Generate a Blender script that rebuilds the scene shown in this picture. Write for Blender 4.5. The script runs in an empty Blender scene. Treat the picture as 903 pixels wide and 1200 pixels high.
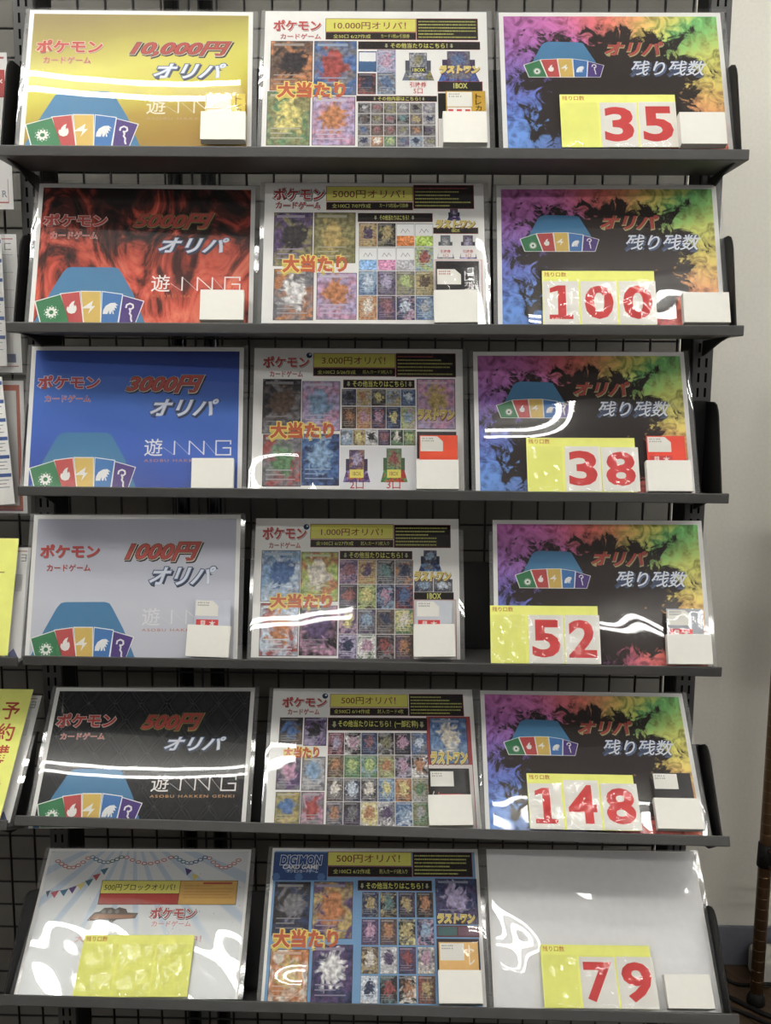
import bpy, bmesh, math, random
from mathutils import Vector, Matrix, Euler

# ------------------------------------------------------------------ camera, world, exposure
SC = bpy.context.scene
COL = SC.collection
R = math.radians
CAM_H = 1.45
cam_d = bpy.data.cameras.new('camera')
cam = bpy.data.objects.new('camera', cam_d)
COL.objects.link(cam)
cam.matrix_world = (Matrix.Translation((0, 0, CAM_H)) @ Matrix.Rotation(R(1), 4, 'Z') @ Matrix.Rotation(R(-8), 4, 'X')
                    @ Matrix.Rotation(R(-0.4), 4, 'Y') @ Matrix.Rotation(R(90), 4, 'X'))
cam_d.sensor_fit = 'VERTICAL'
cam_d.sensor_height = 36.0
cam_d.lens = 36.0 * 1100 / 1200
cam_d.clip_start = 0.02
SC.camera = cam

W_ = bpy.data.worlds.new('world')
SC.world = W_
W_.use_nodes = True
W_.node_tree.nodes['Background'].inputs[0].default_value = (1.0, 0.985, 0.95, 1)
W_.node_tree.nodes['Background'].inputs[1].default_value = 0.34
SC.view_settings.view_transform = 'Standard'
SC.view_settings.look = 'None'
SC.view_settings.gamma = 1.0
SC.view_settings.use_curve_mapping = False
SC.view_settings.exposure = 0.11
TUBE_POWER = 34.0


# ------------------------------------------------------------------ helpers
def lin(c):
    return tuple(((v / 255) / 12.92 if v / 255 <= 0.04045 else ((v / 255 + 0.055) / 1.055) ** 2.4) for v in c[:3]) + (1.0,)


MATS = {}


def new_mat(name):
    m = bpy.data.materials.new(name)
    m.use_nodes = True
    return m, m.node_tree.nodes, m.node_tree.links, m.node_tree.nodes['Principled BSDF']


def mat(name, rgb, rough=0.6, spec=0.3, metal=0.0, noise=0.06, scale=60.0):
    """painted / plain surface with a slight procedural mottling"""
    if name in MATS:
        return MATS[name]
    m, N, L, P = new_mat(name)
    c = lin(rgb)
    P.inputs['Roughness'].default_value = rough
    P.inputs['Specular IOR Level'].default_value = spec
    P.inputs['Metallic'].default_value = metal
    tc = N.new('ShaderNodeTexCoord')
    nz = N.new('ShaderNodeTexNoise')
    nz.inputs['Scale'].default_value = scale
    nz.inputs['Detail'].default_value = 4
    L.new(tc.outputs['Object'], nz.inputs['Vector'])
    rp = N.new('ShaderNodeValToRGB')
    rp.color_ramp.elements[0].position = 0.3
    rp.color_ramp.elements[1].position = 0.7
    rp.color_ramp.elements[0].color = tuple(v * (1 - noise) for v in c[:3]) + (1,)
    rp.color_ramp.elements[1].color = tuple(min(1, v * (1 + noise)) for v in c[:3]) + (1,)
    L.new(nz.outputs['Fac'], rp.inputs[0])
    L.new(rp.outputs[0], P.inputs['Base Color'])
    MATS[name] = m
    return m


def soft(rgb, k=0.24, lift=10):
    """office-printer inks are a little greyer than the pure colour"""
    g = .3 * rgb[0] + .59 * rgb[1] + .11 * rgb[2]
    return tuple(int(min(255, v * (1 - k) + g * k + lift * (1 - v / 255))) for v in rgb[:3])


def ink(rgb):
    """printed ink or paper colour: matt"""
    rgb = soft(rgb)
    key = 'ink_%02x%02x%02x' % tuple(rgb)
    return mat(key, rgb, rough=0.9, spec=0.05, noise=0.025, scale=90)


def film_mat(name='clear_film', rough=0.035, ior=1.5, bump=0.0, bscale=60.0, milky=0.0):
    if name in MATS:
        return MATS[name]
    m, N, L, P = new_mat(name)
    N.remove(P)
    out = N['Material Output']
    tr = N.new('ShaderNodeBsdfTransparent')
    gl = N.new('ShaderNodeBsdfGlossy')
    gl.inputs['Roughness'].default_value = rough
    fr = N.new('ShaderNodeFresnel')
    ge = N.new('ShaderNodeNewGeometry')      # a thin film mirrors the same amount from both sides
    io = N.new('ShaderNodeMath')
    io.operation = 'MULTIPLY_ADD'
    io.inputs[1].default_value = 1 / ior - ior
    io.inputs[2].default_value = ior
    L.new(ge.outputs['Backfacing'], io.inputs[0])
    L.new(io.outputs[0], fr.inputs['IOR'])
    mx = N.new('ShaderNodeMixShader')
    L.new(fr.outputs[0], mx.inputs[0])
    tr.inputs[0].default_value = (0.97, 0.97, 0.97, 1)
    src = tr
    if milky > 0:
        df = N.new('ShaderNodeBsdfDiffuse')
        df.inputs[0].default_value = (0.8, 0.8, 0.8, 1)
        m2 = N.new('ShaderNodeMixShader')
        m2.inputs[0].default_value = milky
        L.new(tr.outputs[0], m2.inputs[1])
        L.new(df.outputs[0], m2.inputs[2])
        src = m2
    L.new(src.outputs[0], mx.inputs[1])
    L.new(gl.outputs[0], mx.inputs[2])
    L.new(mx.outputs[0], out.inputs[0])
    if bump > 0:
        tc = N.new('ShaderNodeTexCoord')
        nz = N.new('ShaderNodeTexNoise')
        nz.inputs['Scale'].default_value = bscale
        nz.inputs['Detail'].default_value = 2
        bp = N.new('ShaderNodeBump')
        bp.inputs['Strength'].default_value = bump
        bp.inputs['Distance'].default_value = 0.002
        L.new(tc.outputs['Object'], nz.inputs['Vector'])
        L.new(nz.outputs['Fac'], bp.inputs['Height'])
        L.new(bp.outputs[0], gl.inputs['Normal'])
        L.new(bp.outputs[0], fr.inputs['Normal'])
    MATS[name] = m
    return m


def link(o, parent=None):
    COL.objects.link(o)
    if parent is not None:
        o.parent = parent
    return o


def tag(o, label=None, cat=None, group=None, kind=None):
    if label:
        o['label'] = label
    if cat:
        o['category'] = cat
    if group:
        o['group'] = group
    if kind:
        o['kind'] = kind
    return o


def empty(name, mw=None):
    o = bpy.data.objects.new(name, None)
    o.empty_display_size = 0.03
    if mw is not None:
        o.matrix_world = mw
    return link(o)


class MB:
    """collects polygons, boxes, tubes ... and links them as ONE mesh object"""

    def __init__(s):
        s.v, s.f, s.m, s.mats = [], [], [], []
        s.col, s.uv = {}, {}

    def mi(s, m):
        if m not in s.mats:
            s.mats.append(m)
        return s.mats.index(m)

    def face(s, pts, m):
        b = len(s.v)
        s.v += [tuple(p) for p in pts]
        s.f.append(tuple(range(b, b + len(pts))))
        s.m.append(s.mi(m))
        return len(s.f) - 1

    def mesh(s, vs, fs, m):
        b = len(s.v)
        s.v += [tuple(p) for p in vs]
        k = s.mi(m)
        for f in fs:
            s.f.append(tuple(b + i for i in f))
            s.m.append(k)

    def box(s, x0, x1, y0, y1, z0, z1, m, M=None):
        vs = [Vector((x, y, z)) for x in (x0, x1) for y in (y0, y1) for z in (z0, z1)]
        if M is not None:
            vs = [M @ p for p in vs]
        s.mesh(vs, [(0, 1, 3, 2), (4, 6, 7, 5), (0, 4, 5, 1), (2, 3, 7, 6), (0, 2, 6, 4), (1, 5, 7, 3)], m)

    def prism(s, pts, axis, a, b, m):
        """closed outline (two free coordinates) extruded along axis 0/1/2 from a to b"""
        def P(p, t):
            q = list(p)
            q.insert(axis, t)
            return q
        n = len(pts)
        vs = [P(p, a) for p in pts] + [P(p, b) for p in pts]
        s.mesh(vs, [tuple(range(n)), tuple(range(2 * n - 1, n - 1, -1))] + [(i, i + n, (i + 1) % n + n, (i + 1) % n) for i in range(n)], m)

    def tube(s, path, r, m, n=10):
        path = [Vector(p) for p in path]
        rings = []
        up = None
        for i, p in enumerate(path):
            d = (path[min(i + 1, len(path) - 1)] - path[max(i - 1, 0)]).normalized()
            if up is None:
                up = Vector((0, 0, 1)) if abs(d.z) < 0.9 else Vector((1, 0, 0))
            a = d.cross(up).normalized()
            bb = a.cross(d).normalized()
            up = bb
            rr = r[i] if isinstance(r, (list, tuple)) else r
            rings.append([p + (a * math.cos(2 * math.pi * k / n) + bb * math.sin(2 * math.pi * k / n)) * rr for k in range(n)])
        vs = [q for rg in rings for q in rg]
        fs = [(i * n + k, i * n + (k + 1) % n, (i + 1) * n + (k + 1) % n, (i + 1) * n + k) for i in range(len(path) - 1) for k in range(n)]
        fs += [tuple(range(n - 1, -1, -1)), tuple((len(path) - 1) * n + k for k in range(n))]
        s.mesh(vs, fs, m)

    def build(s, name, parent=None, smooth=False, bevel=0.0, seg=2):
        me = bpy.data.meshes.new(name)
        me.from_pydata(s.v, [], s.f)
        for m in s.mats:
            me.materials.append(m)
        me.polygons.foreach_set('material_index', s.m)
        if s.col:
            for nm in ('ca', 'cb', 'cc'):
                at = me.color_attributes.new(nm, 'FLOAT_COLOR', 'CORNER')
                for fi, c3 in s.col.items():
                    for li in me.polygons[fi].loop_indices:
                        at.data[li].color = c3[('ca', 'cb', 'cc').index(nm)]
            ul = me.uv_layers.new(name='uv')
            for fi, uvs in s.uv.items():
                for li, t in zip(me.polygons[fi].loop_indices, uvs):
                    ul.data[li].uv = t
        if smooth:
            me.polygons.foreach_set('use_smooth', [True] * len(me.polygons))
        me.update()
        o = bpy.data.objects.new(name, me)
        link(o, parent)
        if bevel > 0:
            b = o.modifiers.new('bevel', 'BEVEL')
            b.width = bevel
            b.segments = seg
            b.limit_method = 'ANGLE'
            b.angle_limit = R(40)
        return o


# ---- lettering: glyph outlines as flat polygons
TXT = {}


def glyphs(body, off=0.0, shear=0.0, space=1.0):
    key = (body, off, shear, space)
    if key not in TXT:
        c = bpy.data.curves.new('lettering', 'FONT')
        c.body = body
        c.size = 1.0
        c.resolution_u = 3
        c.offset = off
        c.shear = shear
        c.space_character = space
        c.fill_mode = 'FRONT'
        o = bpy.data.objects.new('lettering', c)
        COL.objects.link(o)
        dg = bpy.context.evaluated_depsgraph_get()
        me = bpy.data.meshes.new_from_object(o.evaluated_get(dg))
        vs = [(v.co.x, v.co.y) for v in me.vertices]
        fs = []
        for p in me.polygons:
            q = list(p.vertices)
            a = sum(vs[q[i]][0] * vs[q[(i + 1) % len(q)]][1] - vs[q[(i + 1) % len(q)]][0] * vs[q[i]][1] for i in range(len(q)))
            fs.append(tuple(q if a > 0 else q[::-1]))
        bpy.data.objects.remove(o)
        bpy.data.curves.remove(c)
        bpy.data.meshes.remove(me)
        TXT[key] = (vs, fs)
    return TXT[key]


LV = 0.00007      # thickness of one printed layer


class Print(MB):
    """flat artwork on an upright sheet; coordinates in mm, x from the left edge, y up from the bottom, level = layer of ink"""

    def __init__(s, w=297.0, base=0.0):
        super().__init__()
        s.w, s.base, s.ymin = w, base, -1e9

    def P(s, x, y, lv):
        return ((x - s.w / 2) / 1000, s.base - lv * LV, max(y, s.ymin) / 1000)

    def poly(s, pts, c, lv):
        m = c if not isinstance(c, tuple) else ink(c)
        a = sum(pts[i][0] * pts[(i + 1) % len(pts)][1] - pts[(i + 1) % len(pts)][0] * pts[i][1] for i in range(len(pts)))
        if a < 0:
            pts = pts[::-1]
        return s.face([s.P(x, y, lv) for x, y in pts], m)

    def rect(s, b, c, lv):
        x0, y0, x1, y1 = b
        return s.poly([(x0, y0), (x1, y0), (x1, y1), (x0, y1)], c, lv)

    def frame(s, b, c_edge, c_in, lv, t=0.8):
        s.rect((b[0] - t, b[1] - t, b[2] + t, b[3] + t), c_edge, lv)
        s.rect(b, c_in, lv + 0.5)

    def disc(s, x, y, r, c, lv, n=20, sy=1.0):
        s.poly([(x + r * math.cos(2 * math.pi * k / n), y + r * sy * math.sin(2 * math.pi * k / n)) for k in range(n)], c, lv)

    def line(s, a, b, w, c, lv):
        dx, dy = b[0] - a[0], b[1] - a[1]
        l = math.hypot(dx, dy) or 1
        nx, ny = -dy / l * w / 2, dx / l * w / 2
        s.poly([(a[0] + nx, a[1] + ny), (b[0] + nx, b[1] + ny), (b[0] - nx, b[1] - ny), (a[0] - nx, a[1] - ny)], c, lv)

    def text(s, body, b, c, lv, bold=0.0, shear=0.0, outline=(), space=1.0, vertical=False):
        """body fitted into box b; outline = ((offset, colour, dx, dy), ...) lowest first"""
        if vertical:
            n = len(body)
            h = (b[3] - b[1]) / n
            for i, ch in enumerate(body):
                y1 = b[3] - i * h
                s.text(ch, (b[0], y1 - h * 0.9, b[2], y1), c, lv, bold, shear, outline)
            return
        v0, _ = glyphs(body, bold, shear, space)
        xs = [p[0] for p in v0]
        ys = [p[1] for p in v0]
        sx = (b[2] - b[0]) / (max(xs) - min(xs))
        sy = (b[3] - b[1]) / (max(ys) - min(ys))
        x0, y0 = min(xs), min(ys)
        k = 0
        for of, cc, dx, dy in list(outline) + [(0, c, 0, 0)]:
            v, f = glyphs(body, bold + of, shear, space)
            m = cc if not isinstance(cc, tuple) else ink(cc)
            s.mesh([s.P(b[0] + (p[0] - x0) * sx + dx, b[1] + (p[1] - y0) * sy + dy, lv + 0.6 * k) for p in v], f, m)
            k += 1

    def card(s, b, ca, cb, cc, lv, edge=(60, 58, 62), t=0.5, bars=True):
        """abstract colour print of a small collecting card"""
        s.rect(b, edge, lv)
        x0, y0, x1, y1 = b[0] + t, b[1] + t, b[2] - t, b[3] - t
        i = s.rect((x0, y0, x1, y1), MATS['card_art_large' if x1 - x0 > 30 else 'card_art'], lv + 0.5)
        big = -.16 if x1 - x0 > 30 else 0
        s.col[i] = (lin(soft(ca, .38 + big)), lin(soft(cb, .42 + big)), lin(soft(cc, .45 + big)))
        s.uv[i] = ((0, 0), (1, 0), (1, 1), (0, 1))
        if bars:
            w, h = x1 - x0, y1 - y0
            lite = tuple(min(255, int(v * 0.5 + 105)) for v in ca)
            s.rect((x0 + .06 * w, y1 - .09 * h, x0 + .8 * w, y1 - .04 * h), lite, lv + 1)
            for q, (a, e) in enumerate(((.08, .78), (.08, .6), (.08, .86))):
                yy = y0 + h * (.30 - .09 * q)
                s.rect((x0 + a * w, yy, x0 + e * w, yy + .022 * h), lite, lv + 1)


def arrow_down(p, x, y, h, c, lv):
    w = h * .8
    p.poly([(x - w * .25, y + h), (x + w * .25, y + h), (x + w * .25, y + h * .45), (x + w * .5, y + h * .45), (x, y), (x - w * .5, y + h * .45), (x - w * .25, y + h * .45)], c, lv)


# ------------------------------------------------------------------ printed-art materials
def art_mat(name='card_art', k=1.0):
    m, N, L, P = new_mat(name)
    P.inputs['Roughness'].default_value = 0.9
    P.inputs['Specular IOR Level'].default_value = 0.05
    at = {}
    for n in ('ca', 'cb', 'cc'):
        a = N.new('ShaderNodeAttribute')
        a.attribute_name = n
        at[n] = a
    tc = N.new('ShaderNodeTexCoord')
    n1 = N.new('ShaderNodeTexNoise')
    n1.inputs['Scale'].default_value = 75 * k
    n1.inputs['Detail'].default_value = 3
    n1.inputs['Distortion'].default_value = 1.6
    L.new(tc.outputs['Object'], n1.inputs['Vector'])
    r1 = N.new('ShaderNodeValToRGB')
    r1.color_ramp.elements[0].position = .44
    r1.color_ramp.elements[1].position = .60
    L.new(n1.outputs['Fac'], r1.inputs[0])
    mx = N.new('ShaderNodeMixRGB')
    L.new(r1.outputs[0], mx.inputs[0])
    L.new(at['ca'].outputs['Color'], mx.inputs[1])
    L.new(at['cc'].outputs['Color'], mx.inputs[2])
    # a loose patch of the second colour round the card's middle
    sub = N.new('ShaderNodeVectorMath')
    sub.operation = 'SUBTRACT'
    sub.inputs[1].default_value = (.5, .56, 0)
    L.new(tc.outputs['UV'], sub.inputs[0])
    ln = N.new('ShaderNodeVectorMath')
    ln.operation = 'LENGTH'
    L.new(sub.outputs[0], ln.inputs[0])
    n2 = N.new('ShaderNodeTexNoise')
    n2.inputs['Scale'].default_value = 110 * k
    n2.inputs['Detail'].default_value = 2
    n2.inputs['Distortion'].default_value = 2
    L.new(tc.outputs['Object'], n2.inputs['Vector'])
    ad = N.new('ShaderNodeMath')
    ad.operation = 'MULTIPLY_ADD'
    ad.inputs[1].default_value = .9
    L.new(n2.outputs['Fac'], ad.inputs[0])
    L.new(ln.outputs['Value'], ad.inputs[2])
    r2 = N.new('ShaderNodeValToRGB')
    r2.color_ramp.elements[0].position = .66
    r2.color_ramp.elements[0].color = (1, 1, 1, 1)
    r2.color_ramp.elements[1].position = .80
    r2.color_ramp.elements[1].color = (0, 0, 0, 1)
    L.new(ad.outputs[0], r2.inputs[0])
    mx2 = N.new('ShaderNodeMixRGB')
    L.new(r2.outputs[0], mx2.inputs[0])
    L.new(mx.outputs[0], mx2.inputs[1])
    L.new(at['cb'].outputs['Color'], mx2.inputs[2])
    # fine dark and light detail
    n3 = N.new('ShaderNodeTexNoise')
    n3.inputs['Scale'].default_value = 260 * (k + .15)
    n3.inputs['Detail'].default_value = 3
    L.new(tc.outputs['Object'], n3.inputs['Vector'])
    r3 = N.new('ShaderNodeValToRGB')
    r3.color_ramp.elements[0].position = .36
    r3.color_ramp.elements[0].color = (.35, .35, .38, 1)
    r3.color_ramp.elements[1].position = .66
    r3.color_ramp.elements[1].color = (1.5, 1.5, 1.5, 1)
    L.new(n3.outputs['Fac'], r3.inputs[0])
    mu = N.new('ShaderNodeMixRGB')
    mu.blend_type = 'MULTIPLY'
    mu.inputs[0].default_value = .7
    L.new(mx2.outputs[0], mu.inputs[1])
    L.new(r3.outputs[0], mu.inputs[2])
    L.new(mu.outputs[0], P.inputs['Base Color'])
    MATS[name] = m


art_mat()
art_mat('card_art_large', .42)


def coords(N, L):
    tc = N.new('ShaderNodeTexCoord')
    sp = N.new('ShaderNodeSeparateXYZ')
    L.new(tc.outputs['Object'], sp.inputs[0])
    return tc, sp


def ramp(N, stops):
    r = N.new('ShaderNodeValToRGB')
    e = r.color_ramp.elements
    while len(e) < len(stops):
        e.new(0.5)
    for i, (p, c) in enumerate(stops):
        e[i].position = p
        e[i].color = lin(c)
    return r


def mth(N, L, op, a, b=None, c=None):
    n = N.new('ShaderNodeMath')
    n.operation = op
    for i, v in enumerate((a, b, c)):
        if v is None:
            continue
        if isinstance(v, (int, float)):
            n.inputs[i].default_value = v
        else:
            L.new(v, n.inputs[i])
    return n.outputs[0]


def soften(N, L, col, sat=.8, val=1.05):
    n = N.new('ShaderNodeHueSaturation')
    n.inputs['Saturation'].default_value = sat
    n.inputs['Value'].default_value = val
    L.new(col, n.inputs['Color'])
    return n.outputs[0]


def print_mat(name, fn):
    m, N, L, P = new_mat(name)
    P.inputs['Roughness'].default_value = 0.9
    P.inputs['Specular IOR Level'].default_value = 0.05
    tc, sp = coords(N, L)
    L.new(fn(N, L, tc, sp), P.inputs['Base Color'])
    MATS[name] = m


def gradient(stops, tilt=0.0, nz=0.03, sc=9):
    def fn(N, L, tc, sp):
        n = N.new('ShaderNodeTexNoise')
        n.inputs['Scale'].default_value = sc
        L.new(tc.outputs['Object'], n.inputs['Vector'])
        v = mth(N, L, 'MULTIPLY', sp.outputs['Z'], 1 / .21)
        v = mth(N, L, 'MULTIPLY_ADD', sp.outputs['X'], tilt / .3, v)
        v = mth(N, L, 'MULTIPLY_ADD', mth(N, L, 'SUBTRACT', n.outputs['Fac'], .5), nz * 4, v)
        r = ramp(N, stops)
        L.new(v, r.inputs[0])
        return r.outputs[0]
    return fn


print_mat('gold_print', gradient([(0.0, (160, 128, 58)), (.22, (176, 150, 66)), (.40, (206, 198, 84)), (.58, (214, 208, 104)), (.8, (172, 160, 92)), (1.0, (150, 134, 92))], tilt=-.25, nz=.03))
print_mat('silver_print', gradient([(0.0, (200, 202, 212)), (.35, (206, 208, 218)), (.7, (190, 193, 206)), (1.0, (172, 175, 190))], tilt=.05, nz=.03))
print_mat('blue_print', gradient([(0.0, (56, 78, 160)), (.3, (72, 104, 186)), (.62, (76, 116, 196)), (.85, (64, 92, 176)), (1.0, (50, 68, 138))], tilt=.18, nz=.03))


def flames(N, L, tc, sp):
    mp = N.new('ShaderNodeMapping')
    mp.inputs['Scale'].default_value = (1, 1, .62)
    mp.inputs['Rotation'].default_value = (0, R(-18), 0)
    L.new(tc.outputs['Object'], mp.inputs[0])
    n = N.new('ShaderNodeTexNoise')
    n.inputs['Scale'].default_value = 15
    n.inputs['Detail'].default_value = 6
    n.inputs['Roughness'].default_value = .62
    n.inputs['Distortion'].default_value = 2.4
    L.new(mp.outputs[0], n.inputs['Vector'])
    v = mth(N, L, 'MULTIPLY_ADD', sp.outputs['Z'], -1.0, n.outputs['Fac'])
    v = mth(N, L, 'ADD', v, .105)
    r = ramp(N, [(.36, (34, 26, 26)), (.45, (84, 40, 36)), (.51, (160, 66, 54)), (.58, (206, 92, 74)), (.70, (226, 128, 104)), (.85, (150, 80, 70))])
    L.new(v, r.inputs[0])
    return r.outputs[0]


print_mat('flame_print', flames)


def leather(N, L, tc, sp):
    # quilted hide: diamonds with a sheen on each pad, dark seams and small studs where they cross
    u = mth(N, L, 'MULTIPLY', mth(N, L, 'ADD', sp.outputs['X'], mth(N, L, 'MULTIPLY', sp.outputs['Z'], .75)), 26.0)
    w = mth(N, L, 'MULTIPLY', mth(N, L, 'SUBTRACT', sp.outputs['X'], mth(N, L, 'MULTIPLY', sp.outputs['Z'], .75)), 26.0)
    fu = mth(N, L, 'ABSOLUTE', mth(N, L, 'SUBTRACT', mth(N, L, 'FRACT', u), .5))
    fw = mth(N, L, 'ABSOLUTE', mth(N, L, 'SUBTRACT', mth(N, L, 'FRACT', w), .5))
    seam = mth(N, L, 'MAXIMUM', fu, fw)           # .5 on a seam
    cross = mth(N, L, 'MINIMUM', fu, fw)          # .5 on a crossing
    n = N.new('ShaderNodeTexNoise')
    n.inputs['Scale'].default_value = 70
    n.inputs['Detail'].default_value = 5
    L.new(tc.outputs['Object'], n.inputs['Vector'])
    pad = mth(N, L, 'MULTIPLY_ADD', n.outputs['Fac'], .16, seam)
    r = ramp(N, [(.30, (44, 44, 46)), (.46, (34, 34, 36)), (.535, (58, 58, 61)), (.56, (28, 28, 29)), (.62, (18, 18, 19))])
    L.new(pad, r.inputs[0])
    s = ramp(N, [(.44, (0, 0, 0)), (.49, (70, 70, 72))])
    L.new(cross, s.inputs[0])
    mx = N.new('ShaderNodeMixRGB')
    mx.blend_type = 'ADD'
    mx.inputs[0].default_value = 1
    L.new(r.outputs[0], mx.inputs[1])
    L.new(s.outputs[0], mx.inputs[2])
    return mx.outputs[0]


print_mat('leather_print', leather)


def rainbow(N, L, tc, sp):
    # ring of coloured smoke round a black middle
    n = N.new('ShaderNodeTexNoise')
    n.inputs['Scale'].default_value = 38
    n.inputs['Detail'].default_value = 7
    n.inputs['Roughness'].default_value = .68
    n.inputs['Distortion'].default_value = 1.1
    L.new(tc.outputs['Object'], n.inputs['Vector'])
    n2 = N.new('ShaderNodeTexNoise')
    n2.inputs['Scale'].default_value = 58
    n2.inputs['Detail'].default_value = 5
    n2.inputs['Distortion'].default_value = 1.5
    L.new(tc.outputs['Object'], n2.inputs['Vector'])
    zc = mth(N, L, 'SUBTRACT', sp.outputs['Z'], .1)
    ang = mth(N, L, 'ARCTAN2', zc, sp.outputs['X'])
    a01 = mth(N, L, 'MULTIPLY_ADD', ang, 1 / (2 * math.pi), .5)     # 0 = left, .25 = below, .5 = right, .75 = above
    a01 = mth(N, L, 'MULTIPLY_ADD', mth(N, L, 'SUBTRACT', n2.outputs['Fac'], .5), .07, a01)
    hue = ramp(N, [(0.0, (98, 88, 182)), (.05, (66, 104, 194)), (.10, (72, 130, 206)), (.17, (84, 90, 160)), (.27, (130, 70, 120)), (.36, (214, 82, 78)), (.41, (220, 110, 76)), (.46, (224, 162, 76)), (.50, (222, 200, 84)), (.555, (198, 206, 92)), (.59, (124, 192, 96)),
                   (.61, (106, 188, 98)), (.63, (198, 208, 92)), (.665, (230, 196, 84)), (.71, (226, 142, 76)), (.76, (222, 96, 78)), (.81, (208, 82, 104)), (.86, (200, 92, 166)), (.92, (176, 92, 172)), (.97, (136, 92, 182)), (1.0, (98, 88, 182))])
    L.new(a01, hue.inputs[0])
    ax = mth(N, L, 'DIVIDE', mth(N, L, 'ABSOLUTE', mth(N, L, 'ADD', sp.outputs['X'], .004)), .1445)
    az = mth(N, L, 'DIVIDE', mth(N, L, 'ABSOLUTE', zc), .105)
    low = mth(N, L, 'LESS_THAN', zc, 0.0)
    az = mth(N, L, 'MULTIPLY', az, mth(N, L, 'MULTIPLY_ADD', low, -.12, 1.0))
    e = mth(N, L, 'MAXIMUM', mth(N, L, 'POWER', ax, 1.6), mth(N, L, 'POWER', az, 1.6))
    e = mth(N, L, 'MULTIPLY_ADD', mth(N, L, 'MULTIPLY', ax, az), .45, e)
    e = mth(N, L, 'MULTIPLY_ADD', mth(N, L, 'SUBTRACT', n.outputs['Fac'], .5), 2.6, e)
    e = mth(N, L, 'MULTIPLY_ADD', mth(N, L, 'MAXIMUM', zc, 0.0), 2.2, e)
    mk = ramp(N, [(.70, (0, 0, 0)), (.80, (215, 215, 215)), (.95, (255, 255, 255))])
    L.new(e, mk.inputs[0])
    # lights and darks inside the smoke
    br = ramp(N, [(.34, (130, 130, 130)), (.5, (225, 225, 225)), (.62, (255, 255, 255))])
    L.new(n2.outputs['Fac'], br.inputs[0])
    mu = N.new('ShaderNodeMixRGB')
    mu.blend_type = 'MULTIPLY'
    mu.inputs[0].default_value = .8
    L.new(hue.outputs[0], mu.inputs[1])
    L.new(br.outputs[0], mu.inputs[2])
    mx = N.new('ShaderNodeMixRGB')
    L.new(mk.outputs[0], mx.inputs[0])
    mx.inputs[1].default_value = lin((50, 43, 42))
    L.new(soften(N, L, mu.outputs[0], .86, 1.25), mx.inputs[2])
    return mx.outputs[0]


print_mat('rainbow_smoke_print', rainbow)


def rays(N, L, tc, sp):
    z = mth(N, L, 'SUBTRACT', sp.outputs['Z'], .24)
    ang = mth(N, L, 'ARCTAN2', z, mth(N, L, 'ADD', sp.outputs['X'], .03))
    s = mth(N, L, 'SINE', mth(N, L, 'MULTIPLY', ang, 26.0))
    fade = mth(N, L, 'MULTIPLY', sp.outputs['Z'], 5.0)
    r = ramp(N, [(.45, (220, 222, 224)), (.55, (190, 204, 218))])
    L.new(mth(N, L, 'MULTIPLY_ADD', s, mth(N, L, 'MULTIPLY', fade, .5), .3), r.inputs[0])
    return r.outputs[0]


print_mat('pale_rays_print', rays)
LIGHT_ROWS = (('row closest to the display rack', .80, (-.885,)), ('row added to brighten the back wall', 1.35, (1.5,)), ('row in front of the left signs', .42, (-.83,)), ('row of the right signs, its right one added to light the wall', .20, (.87, 2.25)),  # lone lamp by the wall and rightmost lamp are unseen, added to brighten it
              ('middle row of the room', -1.2, (-.78, 1.2)), ('row farthest from the display rack', -3.0, (0.,)))
GRID_DX, GRID_DZ = .008, .030

# how each clear case bends: amp = fine waviness (m), bow = slope across the sheet (rad) at left-to-right order 0, 1, 2,
# dents = pushed-out places (x, z, width, height, depth)
FILMS = {
    'R1L': dict(amp=.00003, bow=(.021, 0, 0), z0=.026, zb=.02, wl=.22),
    'R1M': dict(amp=.0001, bow=(.03, -.03, 0), z0=.03, zs=-.02, wl=.22),
    'R1R': dict(amp=.00008, bow=(-.05, 0, 0), z0=.05, wl=.3),
    'R2L': dict(amp=.00005, bow=(.036, 0, 0), z0=.13, wl=.34),
    'R2M': dict(amp=.00005, bow=(.036, 0, 0), z0=.13, wl=.34),
    'R2R': dict(amp=.00018, dents=((-.105, .0, .018, .04, .0012),)),
    'R3M': dict(amp=.00006, dents=((-.1, .062, .06, .04, .0023),)),
    'R3R': dict(amp=.00004, fold=(.035, -.1), z0=.1, wl=.25),
    'R4L': dict(amp=.00005, bow=(.012, 0, 0), z0=.2, wl=.3),
    'R4M': dict(amp=.00005, bow=(-.02, .01, 0), z0=.07, wl=.4),
    'R4R': dict(amp=.0002),
    'R5L': dict(amp=.00003, bow=(-.03, 0, 0), z0=.098, zb=.016, wl=.22),
    'R5M': dict(amp=.0001, bow=(.015, 0, 0), z0=.1, wl=.2),
    'R5R': dict(amp=.00022, bow=(.035, 0, 0), z0=.03, wl=.2),
    'R6L': dict(amp=.00018, fine=.5, bow=(.022, 0, 0), z0=.105, wl=.3),
    'R6M': dict(amp=.00008, dents=((-.1, .008, .06, .034, .0045), (.13, .09, .03, .05, .003))),
    'R6R': dict(amp=.0003, fine=.8, dents=((-.125, .02, .05, .06, .0056),)),
}
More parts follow.
